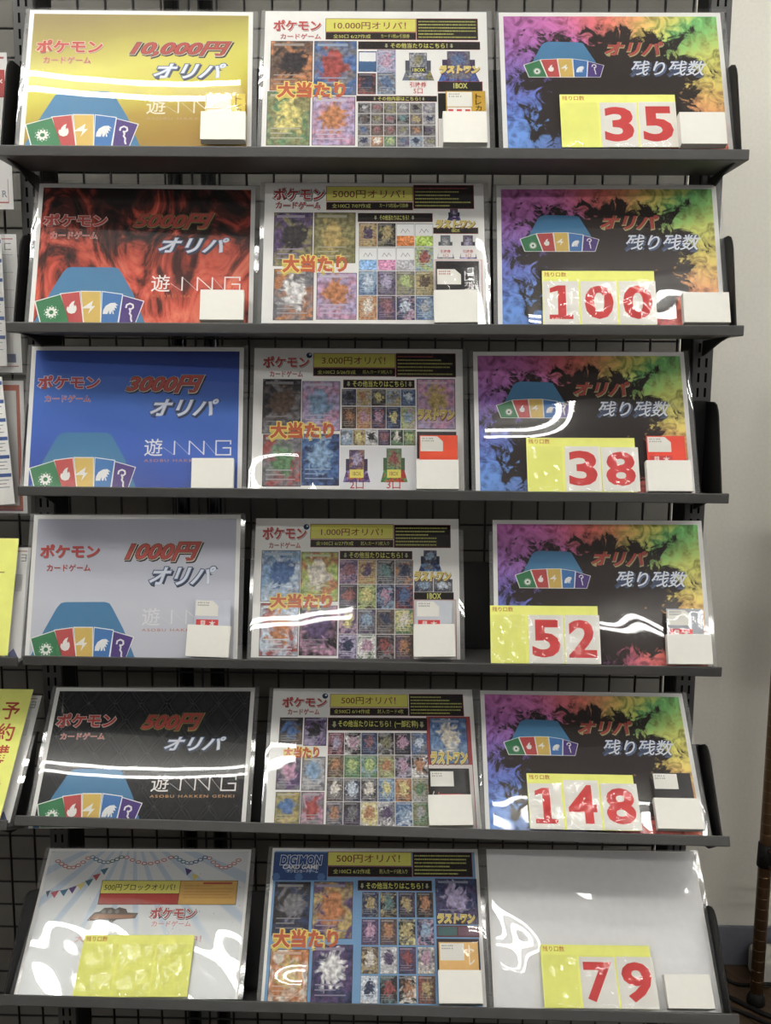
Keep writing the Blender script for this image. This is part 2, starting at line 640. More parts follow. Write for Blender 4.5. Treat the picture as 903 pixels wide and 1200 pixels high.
POSES = {
 'R1L': (-0.3482, 1.2617, 1.7494, 22.0, 3.2, -0.8),
 'R1M': (-0.0382, 1.2712, 1.7490, 20.7, 1.3, -0.3),
 'R1R': (0.2750, 1.2703, 1.7476, 20.8, 1.3, -0.5),
 'R2L': (-0.3512, 1.2744, 1.5248, 21.0, 3.3, -0.2),
 'R2M': (-0.0390, 1.2602, 1.5223, 19.6, 1.2, -0.3),
 'R2R': (0.2732, 1.2621, 1.5237, 20.9, -0.8, -0.1),
 'R3L': (-0.3703, 1.2790, 1.2996, 18.4, 3.5, -0.2),
 'R3M': (-0.0613, 1.2990, 1.2991, 17.9, 2.0, -0.1),
 'R3R': (0.2488, 1.2699, 1.3021, 22.7, 0.5, -0.3),
 'R4L': (-0.3772, 1.2675, 1.0609, 18.7, 1.6, -0.4),
 'R4M': (-0.0636, 1.2867, 1.0576, 21.6, 0.4, -0.3),
 'R4R': (0.2793, 1.2579, 1.0642, 23.3, -1.7, -0.6),
 'R5L': (-0.3612, 1.2194, 0.8381, 42.9, 3.4, 0.5),
 'R5M': (-0.0351, 1.2127, 0.8440, 43.9, 3.0, 0.6),
 'R5R': (0.2660, 1.2006, 0.8492, 44.9, -0.7, -0.1),
 'R6L': (-0.3609, 1.1399, 0.6336, 52.1, 3.2, 0.9),
 'R6M': (-0.0307, 1.1310, 0.6363, 46.7, 1.5, 0.2),
 'R6R': (0.2755, 1.1319, 0.6354, 44.5, 0.0, -0.2),
}
MID = {
 'R1M': dict(
   logo=(11.2, 174.4, 74.8, 191.3),
   sub=(21.0, 161.8, 75.0, 170.0),
   yel=(81.8, 173.6, 201.5, 193.2),
   ytx=(92.4, 177.2, 188.6, 188.6),
   strip=(82.0, 161.8, 201.4, 171.8),
   st1=(91.4, 163.0, 141.5, 169.4),
   st2=(155.2, 163.8, 193.6, 170.1),
   fine=(203.4, 161.9, 284.2, 193.7),
   head=(125.2, 146.8, 286.8, 158.1),
   htx=(159.9, 148.2, 251.7, 156.2),
   big=[(8.6, 82.9, 64.8, 158.6), (66.4, 76.6, 123.0, 158.8), (6.1, 1.9, 62.7, 82.0), (65.4, 2.2, 121.6, 74.4)],
   win=(18.4, 72.1, 109.0, 96.2),
   small=[(125.3, 112.0, 149.4, 143.4), (150.1, 110.0, 174.6, 145.7), (124.4, 78.0, 148.7, 109.8), (150.2, 78.2, 174.6, 110.0)],
   head2=(123.4, 67.8, 228.4, 75.6),
   h2tx=(144.9, 68.6, 213.0, 74.8),
   grid=(124.8, 0.4, 226.8, 66.0),
   abox=(183.2, 99.1, 225.6, 141.4),
   abtx=(196.0, 111.0, 214.2, 119.0),
   coupon=(193.1, 79.2, 215.1, 96.8),
   rbox=(231.0, 98.0, 285.4, 143.9),
   gold=(232.8, 110.4, 285.3, 121.6),
   band=(230.6, 83.1, 288.5, 97.2),
   btx=(250.8, 87.4, 269.3, 95.4),
   blk=(230.2, 42.3, 249.5, 80.3),
 ),
 'R2M': dict(
   logo=(11.5, 179.5, 80.8, 197.8),
   sub=(14.7, 166.5, 76.2, 177.3),
   yel=(83.9, 179.0, 200.2, 199.5),
   ytx=(91.9, 182.8, 189.5, 195.1),
   strip=(84.2, 165.9, 200.1, 176.3),
   st1=(91.3, 168.0, 143.7, 174.5),
   st2=(155.6, 169.0, 194.6, 175.1),
   fine=(202.2, 168.0, 283.1, 202.0),
   head=(126.8, 148.2, 227.0, 160.4),
   htx=(147.7, 150.4, 203.2, 157.8),
   big=[(13.2, 83.0, 65.9, 161.2), (67.4, 87.4, 123.4, 161.4), (15.0, 5.8, 68.2, 78.8), (72.2, 6.8, 125.5, 73.4)],
   win=(25.7, 73.4, 112.6, 98.8),
   grid=(127.6, 6.2, 228.2, 146.2),
   rbox=(246.8, 149.8, 265.9, 167.1),
   gold=(231.6, 139.0, 284.3, 150.7),
   band=(228.8, 131.3, 288.0, 139.0),
   bx1=(232.5, 94.2, 256.0, 128.2),
   bx2=(262.8, 94.2, 286.4, 128.4),
   red=(229.8, 6.4, 292.2, 92.1),
   blk=(230.8, 45.8, 288.8, 90.8),
 ),
 'R3M': dict(
   logo=(12.4, 176.5, 78.3, 193.1),
   sub=(22.4, 162.6, 69.4, 171.4),
   ball=(74.0, 190.2, 82.4, 199.0),
   yel=(84.6, 177.2, 200.4, 197.2),
   ytx=(96.2, 181.5, 186.9, 192.9),
   strip=(84.8, 164.6, 200.3, 175.4),
   st1=(90.2, 167.0, 144.4, 173.0),
   st2=(154.4, 167.8, 196.1, 173.4),
   fine=(202.4, 163.8, 286.6, 197.9),
   head=(127.4, 147.0, 227.8, 158.2),
   htx=(132.0, 148.2, 224.5, 157.4),
   big=[(13.1, 78.9, 67.6, 159.2), (68.9, 83.4, 122.7, 156.4), (14.9, 3.3, 68.9, 78.1), (69.3, 4.8, 122.2, 79.2)],
   win=(24.2, 71.9, 114.8, 96.2),
   r1=(124.7, 120.2, 229.8, 145.2),
   r2=(125.0, 86.8, 229.6, 119.4),
   r3=(123.1, 62.6, 229.6, 86.0),
   white=(123.5, 0.5, 229.4, 61.4),
   bx1=(127.6, 10.0, 165.7, 56.2),
   bx2=(180.0, 10.2, 217.8, 58.6),
   b1=(137.0, 16.2, 156.3, 28.0),
   b2=(189.1, 16.4, 208.4, 28.2),
   k1=(137.2, 0.4, 156.4, 12.1),
   k2=(188.3, 0.6, 207.5, 12.3),
   rcard=(231.4, 86.4, 286.0, 160.4),
   gold=(232.6, 100.6, 284.5, 115.6),
   blk=(231.1, 44.0, 286.8, 83.1),
 ),
 'R4M': dict(
   logo=(10.2, 173.8, 74.6, 192.2),
   sub=(20.2, 160.7, 66.4, 169.4),
   ball=(70.0, 187.9, 78.6, 196.7),
   yel=(81.0, 175.0, 201.0, 196.1),
   ytx=(95.9, 179.4, 186.0, 190.4),
   strip=(81.4, 162.8, 201.0, 172.8),
   st1=(88.6, 164.9, 143.4, 171.0),
   st2=(154.0, 165.1, 195.5, 171.2),
   fine=(203.1, 162.4, 284.4, 195.2),
   head=(124.4, 144.8, 228.8, 156.4),
   htx=(129.5, 146.0, 223.2, 155.2),
   big=[(10.4, 82.1, 66.8, 157.2), (67.7, 82.4, 122.0, 155.2), (11.1, 4.0, 66.4, 80.0), (67.7, 5.1, 122.0, 76.8)],
   win=(24.4, 72.5, 114.2, 93.7),
   grid=(123.6, 0.1, 230.8, 143.9),
   rbox=(238.2, 127.0, 272.1, 158.0),
   rbox2=(232.1, 97.1, 287.0, 115.8),
   gold=(232.1, 113.2, 284.6, 127.0),
   band=(231.6, 86.1, 288.6, 96.6),
   btx=(250.6, 86.8, 270.8, 95.4),
   red=(231.6, 0.6, 291.3, 85.2),
 ),
 'R5M': dict(
   logo=(14.0, 175.6, 79.8, 191.5),
   sub=(23.0, 163.6, 69.4, 172.8),
   ball=(72.9, 188.4, 81.6, 197.9),
   yel=(85.4, 176.2, 199.4, 195.8),
   ytx=(101.4, 180.4, 182.0, 192.1),
   strip=(85.8, 163.2, 199.9, 173.8),
   st1=(91.0, 165.4, 143.6, 172.4),
   st2=(154.9, 165.7, 193.4, 172.6),
   fine=(202.3, 162.8, 282.0, 196.4),
   head=(82.9, 139.6, 227.4, 158.7),
   htx=(89.4, 143.2, 222.2, 155.0),
   big=[(12.3, 117.6, 46.2, 159.0), (48.0, 115.6, 81.1, 159.1), (11.9, 51.2, 45.7, 99.2), (47.8, 50.0, 80.8, 99.4), (12.8, 1.0, 47.2, 48.2), (48.0, 1.1, 80.4, 48.3)],
   win=(20.0, 97.1, 71.6, 114.2),
   grid=(83.2, 0.5, 227.2, 136.0),
   red=(226.7, -1.4, 291.1, 161.6),
   rcard=(230.8, 88.8, 285.3, 159.2),
   gold=(231.2, 89.2, 283.8, 107.5),
   blk=(227.0, 43.4, 285.0, 82.7),
 ),
 'R6M': dict(
   bg=(5.9, 0.6, 297.2, 200.7),
   lbox=(3.0, 159.5, 80.2, 198.8),
   l1=(12.4, 180.8, 72.6, 194.5),
   l2=(16.4, 175.0, 68.1, 181.2),
   l3=(23.2, 169.7, 67.1, 174.6),
   yel=(81.0, 180.6, 200.4, 199.4),
   ytx=(92.8, 184.7, 184.4, 196.4),
   strip=(81.7, 165.4, 201.0, 178.6),
   st1=(88.8, 169.0, 141.6, 175.5),
   st2=(154.9, 169.3, 194.7, 175.8),
   fine=(203.2, 166.0, 287.4, 199.2),
   head=(124.8, 146.2, 228.9, 159.6),
   htx=(128.1, 148.2, 224.8, 157.1),
   big=[(7.5, 85.2, 58.0, 157.4), (62.2, 81.6, 117.8, 157.8), (7.9, 1.1, 60.7, 68.2), (64.9, 1.4, 119.8, 74.2)],
   win=(9.4, 69.4, 99.4, 93.6),
   grid=(129.7, 0.8, 231.5, 145.0),
   rcard=(234.0, 100.9, 292.9, 162.9),
   gold=(235.8, 102.8, 287.5, 115.2),
   teal=(234.0, 84.6, 292.6, 99.8),
   blk=(233.7, 1.2, 291.6, 82.6),
 ),
}
# ------------------------------------------------------------------ setting
ROWZ = {1: 1.7487, 2: 1.5236, 3: 1.3003, 4: 1.0609, 5: 0.8438, 6: 0.6351}
LIFT = {1: -.006, 2: -.001, 3: .003, 4: .0067, 5: .004, 6: .0065}      # height of each shelf's lip against the signs' visible foot
FOOT = {1: -.012, 2: -.008, 3: -.005, 4: -.0015, 5: -.004, 6: -.0015}   # lower edge of the sheets
WALL_Y = 2.2
CEIL = 2.7


def struct(o):
    o['kind'] = 'structure'
    return o


def floor_mat():
    m, N, L, P = new_mat('floor_planks')
    tc = N.new('ShaderNodeTexCoord')
    mp = N.new('ShaderNodeMapping')
    mp.inputs['Rotation'].default_value = (0, 0, R(62))
    L.new(tc.outputs['Object'], mp.inputs[0])
    bk = N.new('ShaderNodeTexBrick')
    bk.inputs['Scale'].default_value = 1.0
    bk.inputs['Brick Width'].default_value = 1.2
    bk.inputs['Row Height'].default_value = .15
    bk.inputs['Mortar Size'].default_value = .002
    bk.inputs['Color1'].default_value = lin((98, 78, 58))
    bk.inputs['Color2'].default_value = lin((84, 64, 46))
    bk.inputs['Mortar'].default_value = lin((36, 26, 20))
    L.new(mp.outputs[0], bk.inputs[0])
    m2 = N.new('ShaderNodeMapping')
    m2.inputs['Scale'].default_value = (4, 50, 1)
    L.new(mp.outputs[0], m2.inputs[0])
    nz = N.new('ShaderNodeTexNoise')
    nz.inputs['Scale'].default_value = 1.5
    nz.inputs['Detail'].default_value = 6
    L.new(m2.outputs[0], nz.inputs['Vector'])
    rp = ramp(N, [(.3, (150, 150, 150)), (.7, (255, 255, 255))])
    L.new(nz.outputs['Fac'], rp.inputs[0])
    mu = N.new('ShaderNodeMixRGB')
    mu.blend_type = 'MULTIPLY'
    mu.inputs[0].default_value = .8
    L.new(bk.outputs[0], mu.inputs[1])
    L.new(rp.outputs[0], mu.inputs[2])
    L.new(mu.outputs[0], P.inputs['Base Color'])
    P.inputs['Roughness'].default_value = .45
    return m


M_WALL = mat('wall_paper_white', (230, 227, 217), rough=.85, spec=.1, noise=.03, scale=140)
M_CEIL = mat('ceiling_board', (225, 224, 220), rough=.9, spec=.1, noise=.03, scale=30)
M_BASE = mat('baseboard_grey', (112, 114, 124), rough=.5)
M_BLACK = mat('black_steel', (30, 29, 29), rough=.6, spec=.2, noise=.12, scale=40)
M_GREY = mat('charcoal_steel', (68, 67, 66), rough=.42, spec=.45, noise=.08, scale=50)
M_SLOT = mat('slot_dark', (10, 10, 10), rough=.9, spec=.05)
M_WIRE = mat('black_wire', (24, 23, 24), rough=.4, spec=.4)
M_PANEL = mat('grey_board', (116, 114, 108), rough=.8, spec=.1, noise=.05, scale=20)
M_CHROME = mat('dark_chrome', (40, 40, 42), rough=.16, metal=.8, noise=.03)
M_PAPER = mat('white_paper', (240, 239, 236), rough=.85, spec=.1, noise=.015, scale=120)
M_CARDW = mat('white_card', (240, 238, 230), rough=.8, spec=.12, noise=.012, scale=100)
M_YEL = mat('yellow_card', (243, 245, 138), rough=.75, spec=.15, noise=.03)
M_RED = mat('red_ink', (204, 78, 78), rough=.85, spec=.08, noise=.03)
FILM = film_mat('clear_film', rough=.02, milky=.022)
FILM_EDGE = film_mat('clear_film_edge', rough=.05, milky=.10)
POCKET_FILM = film_mat('crinkled_film', rough=.05, bump=.55, bscale=55)
SLEEVE = film_mat('card_sleeve_film', rough=.05, bump=.25, bscale=40)

b = MB(); b.box(-4, 4, -5, WALL_Y, -.05, 0, floor_mat()); struct(b.build('floor'))
b = MB(); b.box(-4, 4, -5, WALL_Y, CEIL, CEIL + .05, M_CEIL); struct(b.build('ceiling'))
b = MB(); b.box(-4, 4, WALL_Y, WALL_Y + .08, 0, CEIL, M_WALL); struct(b.build('wall_back'))
b = MB(); b.box(-4, 4, WALL_Y - .008, WALL_Y - .0002, 0.0004, .105, M_BASE); struct(b.build('baseboard_back', bevel=.002))

# ceiling lights: twin bare tubes in a white batten
M_TUBE, N, L, P = new_mat('lamp_tube')
P.inputs['Base Color'].default_value = (1, 1, 1, 1)
P.inputs['Emission Color'].default_value = (1.0, .99, .945, 1)
P.inputs['Emission Strength'].default_value = TUBE_POWER
M_BATTEN = mat('white_enamel', (235, 235, 232), rough=.4)


def ceiling_light(x, y, label):
    t = empty('ceiling_light', Matrix.Translation((x, y, CEIL)))
    tag(t, label, 'ceiling light', 'twin tube ceiling lights')
    h = MB(); h.box(-.62, .62, -.024, .024, -.035, -.0005, M_BATTEN); h.build('batten', t, bevel=.004)
    for s in (-1, 1):
        k = MB(); k.tube([(-.6, s * .031, -.055), (.6, s * .031, -.055)], .0102, M_TUBE, 12); k.build('lamp_tube', t, smooth=True)
        for q in (-1, 1):
            e = MB()
            e.box(q * .608 - .0075, q * .608 + .0075, s * .031 - .0135, s * .031 + .0135, -.07, -.0345, M_BATTEN)
            e.build('lamp_holder', t, bevel=.002)


for nm, y, xs in LIGHT_ROWS:
    for i, x in enumerate(xs):
        pos = {1: ('only',), 2: ('left', 'right'), 3: ('left', 'middle', 'right')}[len(xs)][i]
        ceiling_light(x, y, f'twin tube ceiling light, {pos} one of the {nm}')

# ------------------------------------------------------------------ rack
XC = -.0442            # middle of the bay
SHELF_W = .961
UP_Y = 1.362


def upright(x, label):
    t = empty('rack_upright', Matrix.Translation((x, UP_Y, 0)))
    tag(t, label, 'rack post')
    p = MB(); p.box(-.0145, .0145, 0, .058, 0.0005, 2.3, M_GREY)
    p.build('post', t, bevel=.0015)
    q = MB()
    z = .4
    while z < 2.28:
        for s in (-.0052, .0052):
            q.box(s - .0016, s + .0016, -.0003, .0008, z, z + .013, M_SLOT)
        z += .021
    q.build('slot_column', t)
    f = MB(); f.box(-.03, .03, -.02, .08, .0002, .012, M_BLACK); f.build('foot', t)
    s = MB(); s.box(.0146 if x < 0 else -.0165, .0165 if x < 0 else -.0146, .004, .055, .02, 2.29, M_BLACK); s.build('side_channel', t)


upright(-.5265, 'slotted charcoal steel post at the left end of the display rack')
upright(.4265, 'slotted charcoal steel post at the right end of the rack, against the bare wall')

g = MB()
GY = UP_Y + .066
x = -1.003 + .0005
for i in range(37):
    xx = -1.0 + .04 * i + GRID_DX
    if xx < .412:
        g.tube([(xx, GY, .16), (xx, GY, 2.25)], .0019, M_WIRE, 6)
for i in range(53):
    zz = .16 + .04 * i + GRID_DZ
    g.tube([(-1.0, GY + .0036, zz), (.412, GY + .0036, zz)], .0017, M_WIRE, 6)
tag(g.build('wire_grid_panel', smooth=True), 'black wire grid panel standing behind the shelves of signs', 'wire grid')

bp = MB(); bp.box(-.85, .462, 1.60, 1.612, .003, 2.25, M_PANEL)
tag(bp.build('back_board', bevel=.002), 'plain grey board standing behind the black wire grid', 'board')

for x, lab in ((-.366, 'dark metal tube post behind the wire grid, nearer the left rack post'), (-.313, 'dark metal tube post behind the wire grid, farther from the left rack post')):
    p = MB(); p.tube([(0, 0, .001), (0, 0, 2.3)], .0122, M_CHROME, 20)
    f = MB(); f.tube([(0, 0, .0005), (0, 0, .01)], .02, M_BLACK, 20)
    t = empty('support_post', Matrix.Translation((x, 1.55, 0)))
    p.build('tube', t, smooth=True)
    f.build('foot', t)
    tag(t, lab, 'post')

pl = MB(); pl.box(XC - .46, XC + .455, 1.08, 1.355, .0004, .12, M_BLACK)
tag(pl.build('plinth', bevel=.004), 'black steel base plinth under the lowest shelf of signs', 'rack base')

ORD = {1: 'top', 2: 'second', 3: 'third', 4: 'fourth', 5: 'fifth', 6: 'bottom'}
ROWLINE = {}


def rowline(r):
    """front line of a row: y at the middle of the bay and the small turn of the row about the vertical"""
    a, c = POSES[f'R{r}L'], POSES[f'R{r}R']
    k = (c[1] - a[1]) / (c[0] - a[0])
    ym = sum(POSES[f'R{r}{s}'][1] for s in 'LMR') / 3
    xm = sum(POSES[f'R{r}{s}'][0] for s in 'LMR') / 3
    return ym + k * (XC - xm), math.atan(k)


def shelf(r, xc=XC, label=None, group=None, w=SHELF_W):
    y0, yaw = rowline(r)
    if xc != XC:
        yaw = 0
    tilt = R(24) if r >= 5 else 0.0
    fy = y0 - .025 * math.cos(tilt)
    zf = ROWZ[r] + .025 * math.sin(tilt) + LIFT[r]
    mw = Matrix.Translation((xc, fy, zf)) @ Matrix.Rotation(yaw, 4, 'Z') @ Matrix.Rotation(-tilt, 4, 'X')
    t = empty('display_shelf', mw)
    tag(t, label or f'black steel display shelf, {ORD[r]} of six, holding three laminated signs', 'shelf', group or 'display shelves of the rack')
    h = w / 2
    need = .088
    if xc == XC:
        for s in 'LMR':
            q = POSES[f'R{r}{s}']
            base = q[1] - (y0 + math.tan(yaw) * (q[0] - XC)) + .025
            need = max(need, base + .122 * math.tan(R(q[3]) - tilt) + .006 + .1485 * abs(math.tan(R(q[4]) - yaw)))
    a = MB()
    a.prism([(0, -.0135), (0, 0), (.0035, 0), (.0035, -.0085), (need + .0035, -.0085), (need + .0035, -.0135)], 0, -h, h, M_GREY)
    a.build('tray', t, bevel=.0012)
    p = MB()
    p.prism([(need, -.0084), (need + .0035, -.0084), (need + .0035, .118), (need + .009, .118), (need + .009, .121), (need, .121)], 0, -h + .006, h - .006, M_BLACK)
    p.build('back_panel', t, bevel=.0008)
    for s in (-1, 1):
        e = MB()
        edge = .002 if (r == 3 and s < 0) else .008
        pr = [(.006, -.0083), (.038, .100), (.043, .110), (.050, .117), (.060, .120), (need - .0003, .120), (need - .0003, -.0083)]
        x = s * (h - edge)
        e.prism(pr, 0, x - .0012, x + .0012, M_BLACK)
        if xc == XC and r != 4 and not (r == 5 and s < 0):          # some shelves have no end plates
            e.build('end_plate', t, bevel=.0006)
        # arm that hooks the tray to the slotted post
        k = MB()
        def back(Y, Z):
            c, sn = math.cos(-tilt), math.sin(-tilt)
            return (Y * c + Z * sn, -Y * sn + Z * c)
        x = s * (h - .014)
        D = (UP_Y - .004 - fy - x * math.sin(yaw)) / math.cos(yaw)
        arm = [(.012, -.0137), (need, -.0137), back(D, -.0137 - math.sin(tilt) * need), back(D, -.036 - math.sin(tilt) * need), (.05, -.019)]
        k.prism(arm, 0, x - .0014, x + .0014, M_BLACK)
        k.build('bracket_arm', t)
    return t


for r in range(1, 7):
    shelf(r)

# ------------------------------------------------------------------ laminated signs
rnd = random.Random(7)
W, H = 297.0, 205.0
SIGN = {}


def pose(k):
    X, Y, Z, le, yw, rl = POSES[k]
    return Matrix.Translation((X, Y, Z)) @ Matrix.Rotation(R(yw), 4, 'Z') @ Matrix.Rotation(-R(le), 4, 'X') @ Matrix.Rotation(R(rl), 4, 'Y')


def film_mesh(k, t, top):
    """clear case over the sheet: wider than the sheet, slightly wavy"""
    f = FILMS.get(k, {})
    rr = random.Random(sum(map(ord, k)) * 31)
    ph = [rr.uniform(0, 6.28) for _ in range(8)]
    A = f.get('amp', .00012)
    cx = f.get('bow', (0, 0, 0))
    z0, wl = f.get('z0', .1), f.get('wl', .22)
    nx, nz = 72, 52
    x0, x1 = -.1485 - f.get('ml', .0055), .1485 + f.get('mr', .0065)
    zb, zt = FOOT[int(k[1])], top / 1000
    vs, fs = [], []

    def w(x, z):
        u = x / .1485
        a = cx[0] + cx[1] * u + cx[2] * u * u
        if 'fold' in f:
            a -= f['fold'][0] * (1 - math.tanh((u - f['fold'][1]) * 4))
        zz = z0 + f.get('zb', 0) * u * u + f.get('zs', 0) * u
        v = a * wl / 6.283 * math.sin(6.283 * (z - zz) / wl)
        for xc, zc, sx, sz, dp in f.get('dents', ()):
            v += dp * math.exp(-((x - xc) / sx) ** 2 - ((z - zc) / sz) ** 2)
        v += A * (math.sin(21 * x + ph[0]) * math.sin(26 * z + ph[1]) + .6 * math.sin(47 * x + 12 * z + ph[2]) + .5 * math.sin(30 * z - 33 * x + ph[3]) + f.get('fine', .28) * math.sin(85 * x + 40 * z + ph[4]) * math.sin(60 * z + ph[5]))
        e = min(x - x0, x1 - x)
        v -= .0011 * math.exp(-max(e, 0) / .004)
        return v
    V = [[w(x0 + (x1 - x0) * i / nx, zb + (zt - zb) * j / nz) for i in range(nx + 1)] for j in range(nz + 1)]
    lo = min(min(q) for q in V)
    for j in range(nz + 1):
        for i in range(nx + 1):
            vs.append((x0 + (x1 - x0) * i / nx, -.0011 - min(.0065, V[j][i] - lo) * f.get('flat', 1.0), zb + (zt - zb) * j / nz))
    for j in range(nz):
        for i in range(nx):
            q = j * (nx + 1) + i
            fs.append((q, q + 1, q + nx + 2, q + nx + 1))
    m = MB()
    m.mesh(vs, fs, FILM)
    o = m.build('clear_case_front', t, smooth=True)
    # the back leaf of the case, seen beside the sheet
    q = MB()
    q.box(x0, x1, .0005, .0009, zb, zt, FILM_EDGE)
    q.build('clear_case_back', t)


def sign(k, label, group, draw, top=207):
    t = empty('laminated_sign', pose(k))
    tag(t, label, 'sign', group)
    p = Print()
    p.ymin = FOOT[int(k[1])] * 1000 + .2
    p.box(-.1485, .1485, 0, .0003, FOOT[int(k[1])], .205, M_PAPER)
    draw(p, k)
    p.build('printed_sheet', t)
    film_mesh(k, t, top)
    SIGN[k] = t
    return t


# ---- prints
RED = (208, 62, 56)
SH = (120, 105, 105)


def logo(p, b, sub, c=RED, dark=False, light=(236, 226, 222)):
    if dark:
        p.text('ポケモン', b, (190, 50, 52), 3, .035, outline=((.085, (60, 58, 66), .6, -.6), (.045, (236, 230, 228), 0, 0)))
        p.text('カードゲーム', sub, (196, 60, 60), 3, .03, outline=((.075, (70, 66, 72), .4, -.4), (.035, (236, 230, 228), 0, 0)))
    else:
        p.text('ポケモン', b, c, 3, .035, outline=((.01, SH, .9, -1.2), (.04, light, 0, 0)) if light else ((.0, SH, .8, -1.0),))
        p.text('カードゲーム', sub, c, 3, .012, outline=((.0, SH, .5, -.7), (.03, light, 0, 0)) if light else ((.0, SH, .5, -.7),))


def card_fan(p, pts_list, syms, s=1.0, r=3):
    """five cards held in a fan: green sun, red flame, yellow bolt, blue wave, purple hook"""
    cols = [(44, 128, 72), (206, 64, 62), (222, 178, 66), (52, 118, 198), (76, 52, 138)]
    WH = (238, 238, 234)
    for q, (pts, c) in enumerate(zip(pts_list, cols)):
        cx = sum(a for a, _ in pts) / 4
        cy = sum(a for _, a in pts) / 4
        p.poly([(cx + (a - cx) * 1.085, cy + (d - cy) * 1.06) for a, d in pts], WH, r + .2 * q)
    for pts, c in zip(pts_list, cols):
        p.poly(list(pts), c, r + 1.6)
    L2 = r + 2.4
    x, y = syms[0]
    for q in range(10):
        a = q * .628
        p.disc(x + 6.8 * s * math.cos(a), y + 6.8 * s * math.sin(a), 1.5 * s, WH, L2, 8)
        p.disc(x + 9.2 * s * math.cos(a + .3), y + 9.2 * s * math.sin(a + .3), .7 * s, WH, L2, 6)
    p.disc(x, y, 5.9 * s, WH, L2 + .5)
    p.disc(x, y, 3.0 * s, cols[0], L2 + 1)
    x, y = syms[1]
    p.poly([(x + a * s, y + d * s) for a, d in ((0, -9), (4.5, -7.5), (6.5, -3), (6, 1.5), (4.2, 4), (3.2, 1.5), (2.2, 5), (3.4, 10), (-.5, 8), (-3.2, 4), (-4.2, .5), (-6, 1.5), (-6.8, -3), (-4.6, -7.2))], WH, L2)
    x, y = syms[2]
    p.poly([(x + a * s, y + d * s) for a, d in ((2.5, 10), (-12.5, -1.5), (-.8, -1.2), (-3.2, -9.5), (5.8, 2.2), (1, 2))], WH, L2)
    x, y = syms[3]
    p.poly([(x + a * s, y + d * s) for a, d in ((-9.5, -8), (-9, -2), (-6, 4), (0, 8), (6, 8.5), (10.5, 4.5), (7, 4.8), (9, .5), (5.5, 1.2), (7, -3), (4, -2), (5.5, -8), (3.5, -8), (2.8, -3), (1.2, -8), (-1, -8), (-1.6, -2.5), (-3.2, -8))], WH, L2)
    x, y = syms[4]
    path = [(-5, 4), (-4.2, 8.5), (0, 10.5), (4, 8.6), (4.6, 4.6), (1.8, 2.2), (-.2, 3), (1.2, -1), (.2, -4), (2.4, -7), (2.2, -12), (3.6, -16)]
    for a, d in zip(path[:-1], path[1:]):
        p.line((x + a[0] * s, y + a[1] * s), (x + d[0] * s, y + d[1] * s), 2.3 * s, WH, L2)
    for a in path[1:-1]:
        p.disc(x + a[0] * s, y + a[1] * s, 1.15 * s, WH, L2, 8)


FAN = [[(7.3, 28.1), (39.2, 38.6), (54.6, -3), (16.5, -3)], [(39.8, 39.4), (64.2, 42.8), (71.9, -3), (52.6, -3)], [(66.8, 43.2), (92.2, 43.1), (94.3, -3), (73.4, -3)],
       [(95.2, 43.1), (121.4, 39.3), (117.0, -3), (95.6, -3)], [(122.6, 37.6), (150.0, 29.5), (140.1, -3), (119.2, -3)]]
FSYM = [(28.9, 13.0), (55.6, 20.0), (80.6, 20.3), (106.5, 19.0), (132.4, 16.0)]
HILL = [(5.5, -5), (25.5, 41.6), (40.5, 71.3), (46.0, 78.0), (52.0, 79.5), (108.0, 79.5), (114.5, 77.5), (118.5, 72.0), (135.8, 41.4), (155.0, -5)]
BLUE = (58, 126, 180)

LEFTSPEC = {
    'R1L': dict(bg='gold_print', txt='10,000円', pr=(135.0, 133.4, 268.8, 157.4), ori=(167.4, 99.8, 262.3, 123.0), logo=(12.0, 137.8, 99.0, 158.2), sub=(22.4, 121.4, 84.6, 132.2), light=(222, 190, 170), yu=(236, 228, 200), yb=(160.0, 45.0, 280.5, 70.0), subc=(190, 150, 90)),
    'R2L': dict(bg='flame_print', txt='5000円', pr=(131.4, 138.4, 240.0, 161.3), ori=(167.1, 101.9, 262.5, 124.9), logo=(9.7, 140.1, 95.7, 158.8), sub=(20.4, 121.4, 83.6, 132.2), light=(226, 190, 180), yu=(240, 236, 232), yb=(159.4, 44.0, 279.5, 69.0), subc=(206, 96, 50)),
    'R3L': dict(bg='blue_print', txt='3000円', pr=(133.4, 137.7, 241.4, 163.2), ori=(168.0, 103.4, 263.0, 128.6), logo=(10.8, 142.6, 97.0, 162.4), sub=(22.0, 123.5, 85.0, 133.6), light=(214, 206, 232), yu=(238, 238, 240), yb=(161.8, 45.8, 280.8, 70.8), subc=(206, 130, 110)),
    'R4L': dict(bg='silver_print', txt='1000円', pr=(133.2, 138.1, 241.6, 165.4), ori=(169.4, 103.4, 263.4, 129.6), logo=(11.8, 142.6, 96.9, 162.4), sub=(22.8, 123.5, 85.0, 133.6), light=None, yu=(226, 226, 232), yb=(161.5, 46.0, 280.5, 71.0), subc=(206, 120, 110)),
    'R5L': dict(bg='leather_print', txt='500円', pr=(134.7, 137.3, 224.0, 163.6), ori=(171.9, 106.4, 259.8, 127.4), logo=(10.1, 142.0, 96.4, 163.5), sub=(20.0, 123.4, 83.5, 133.2), light=(226, 196, 190), yu=(240, 238, 234), yb=(159.9, 46.0, 279.4, 71.0), subc=(216, 150, 86)),
}


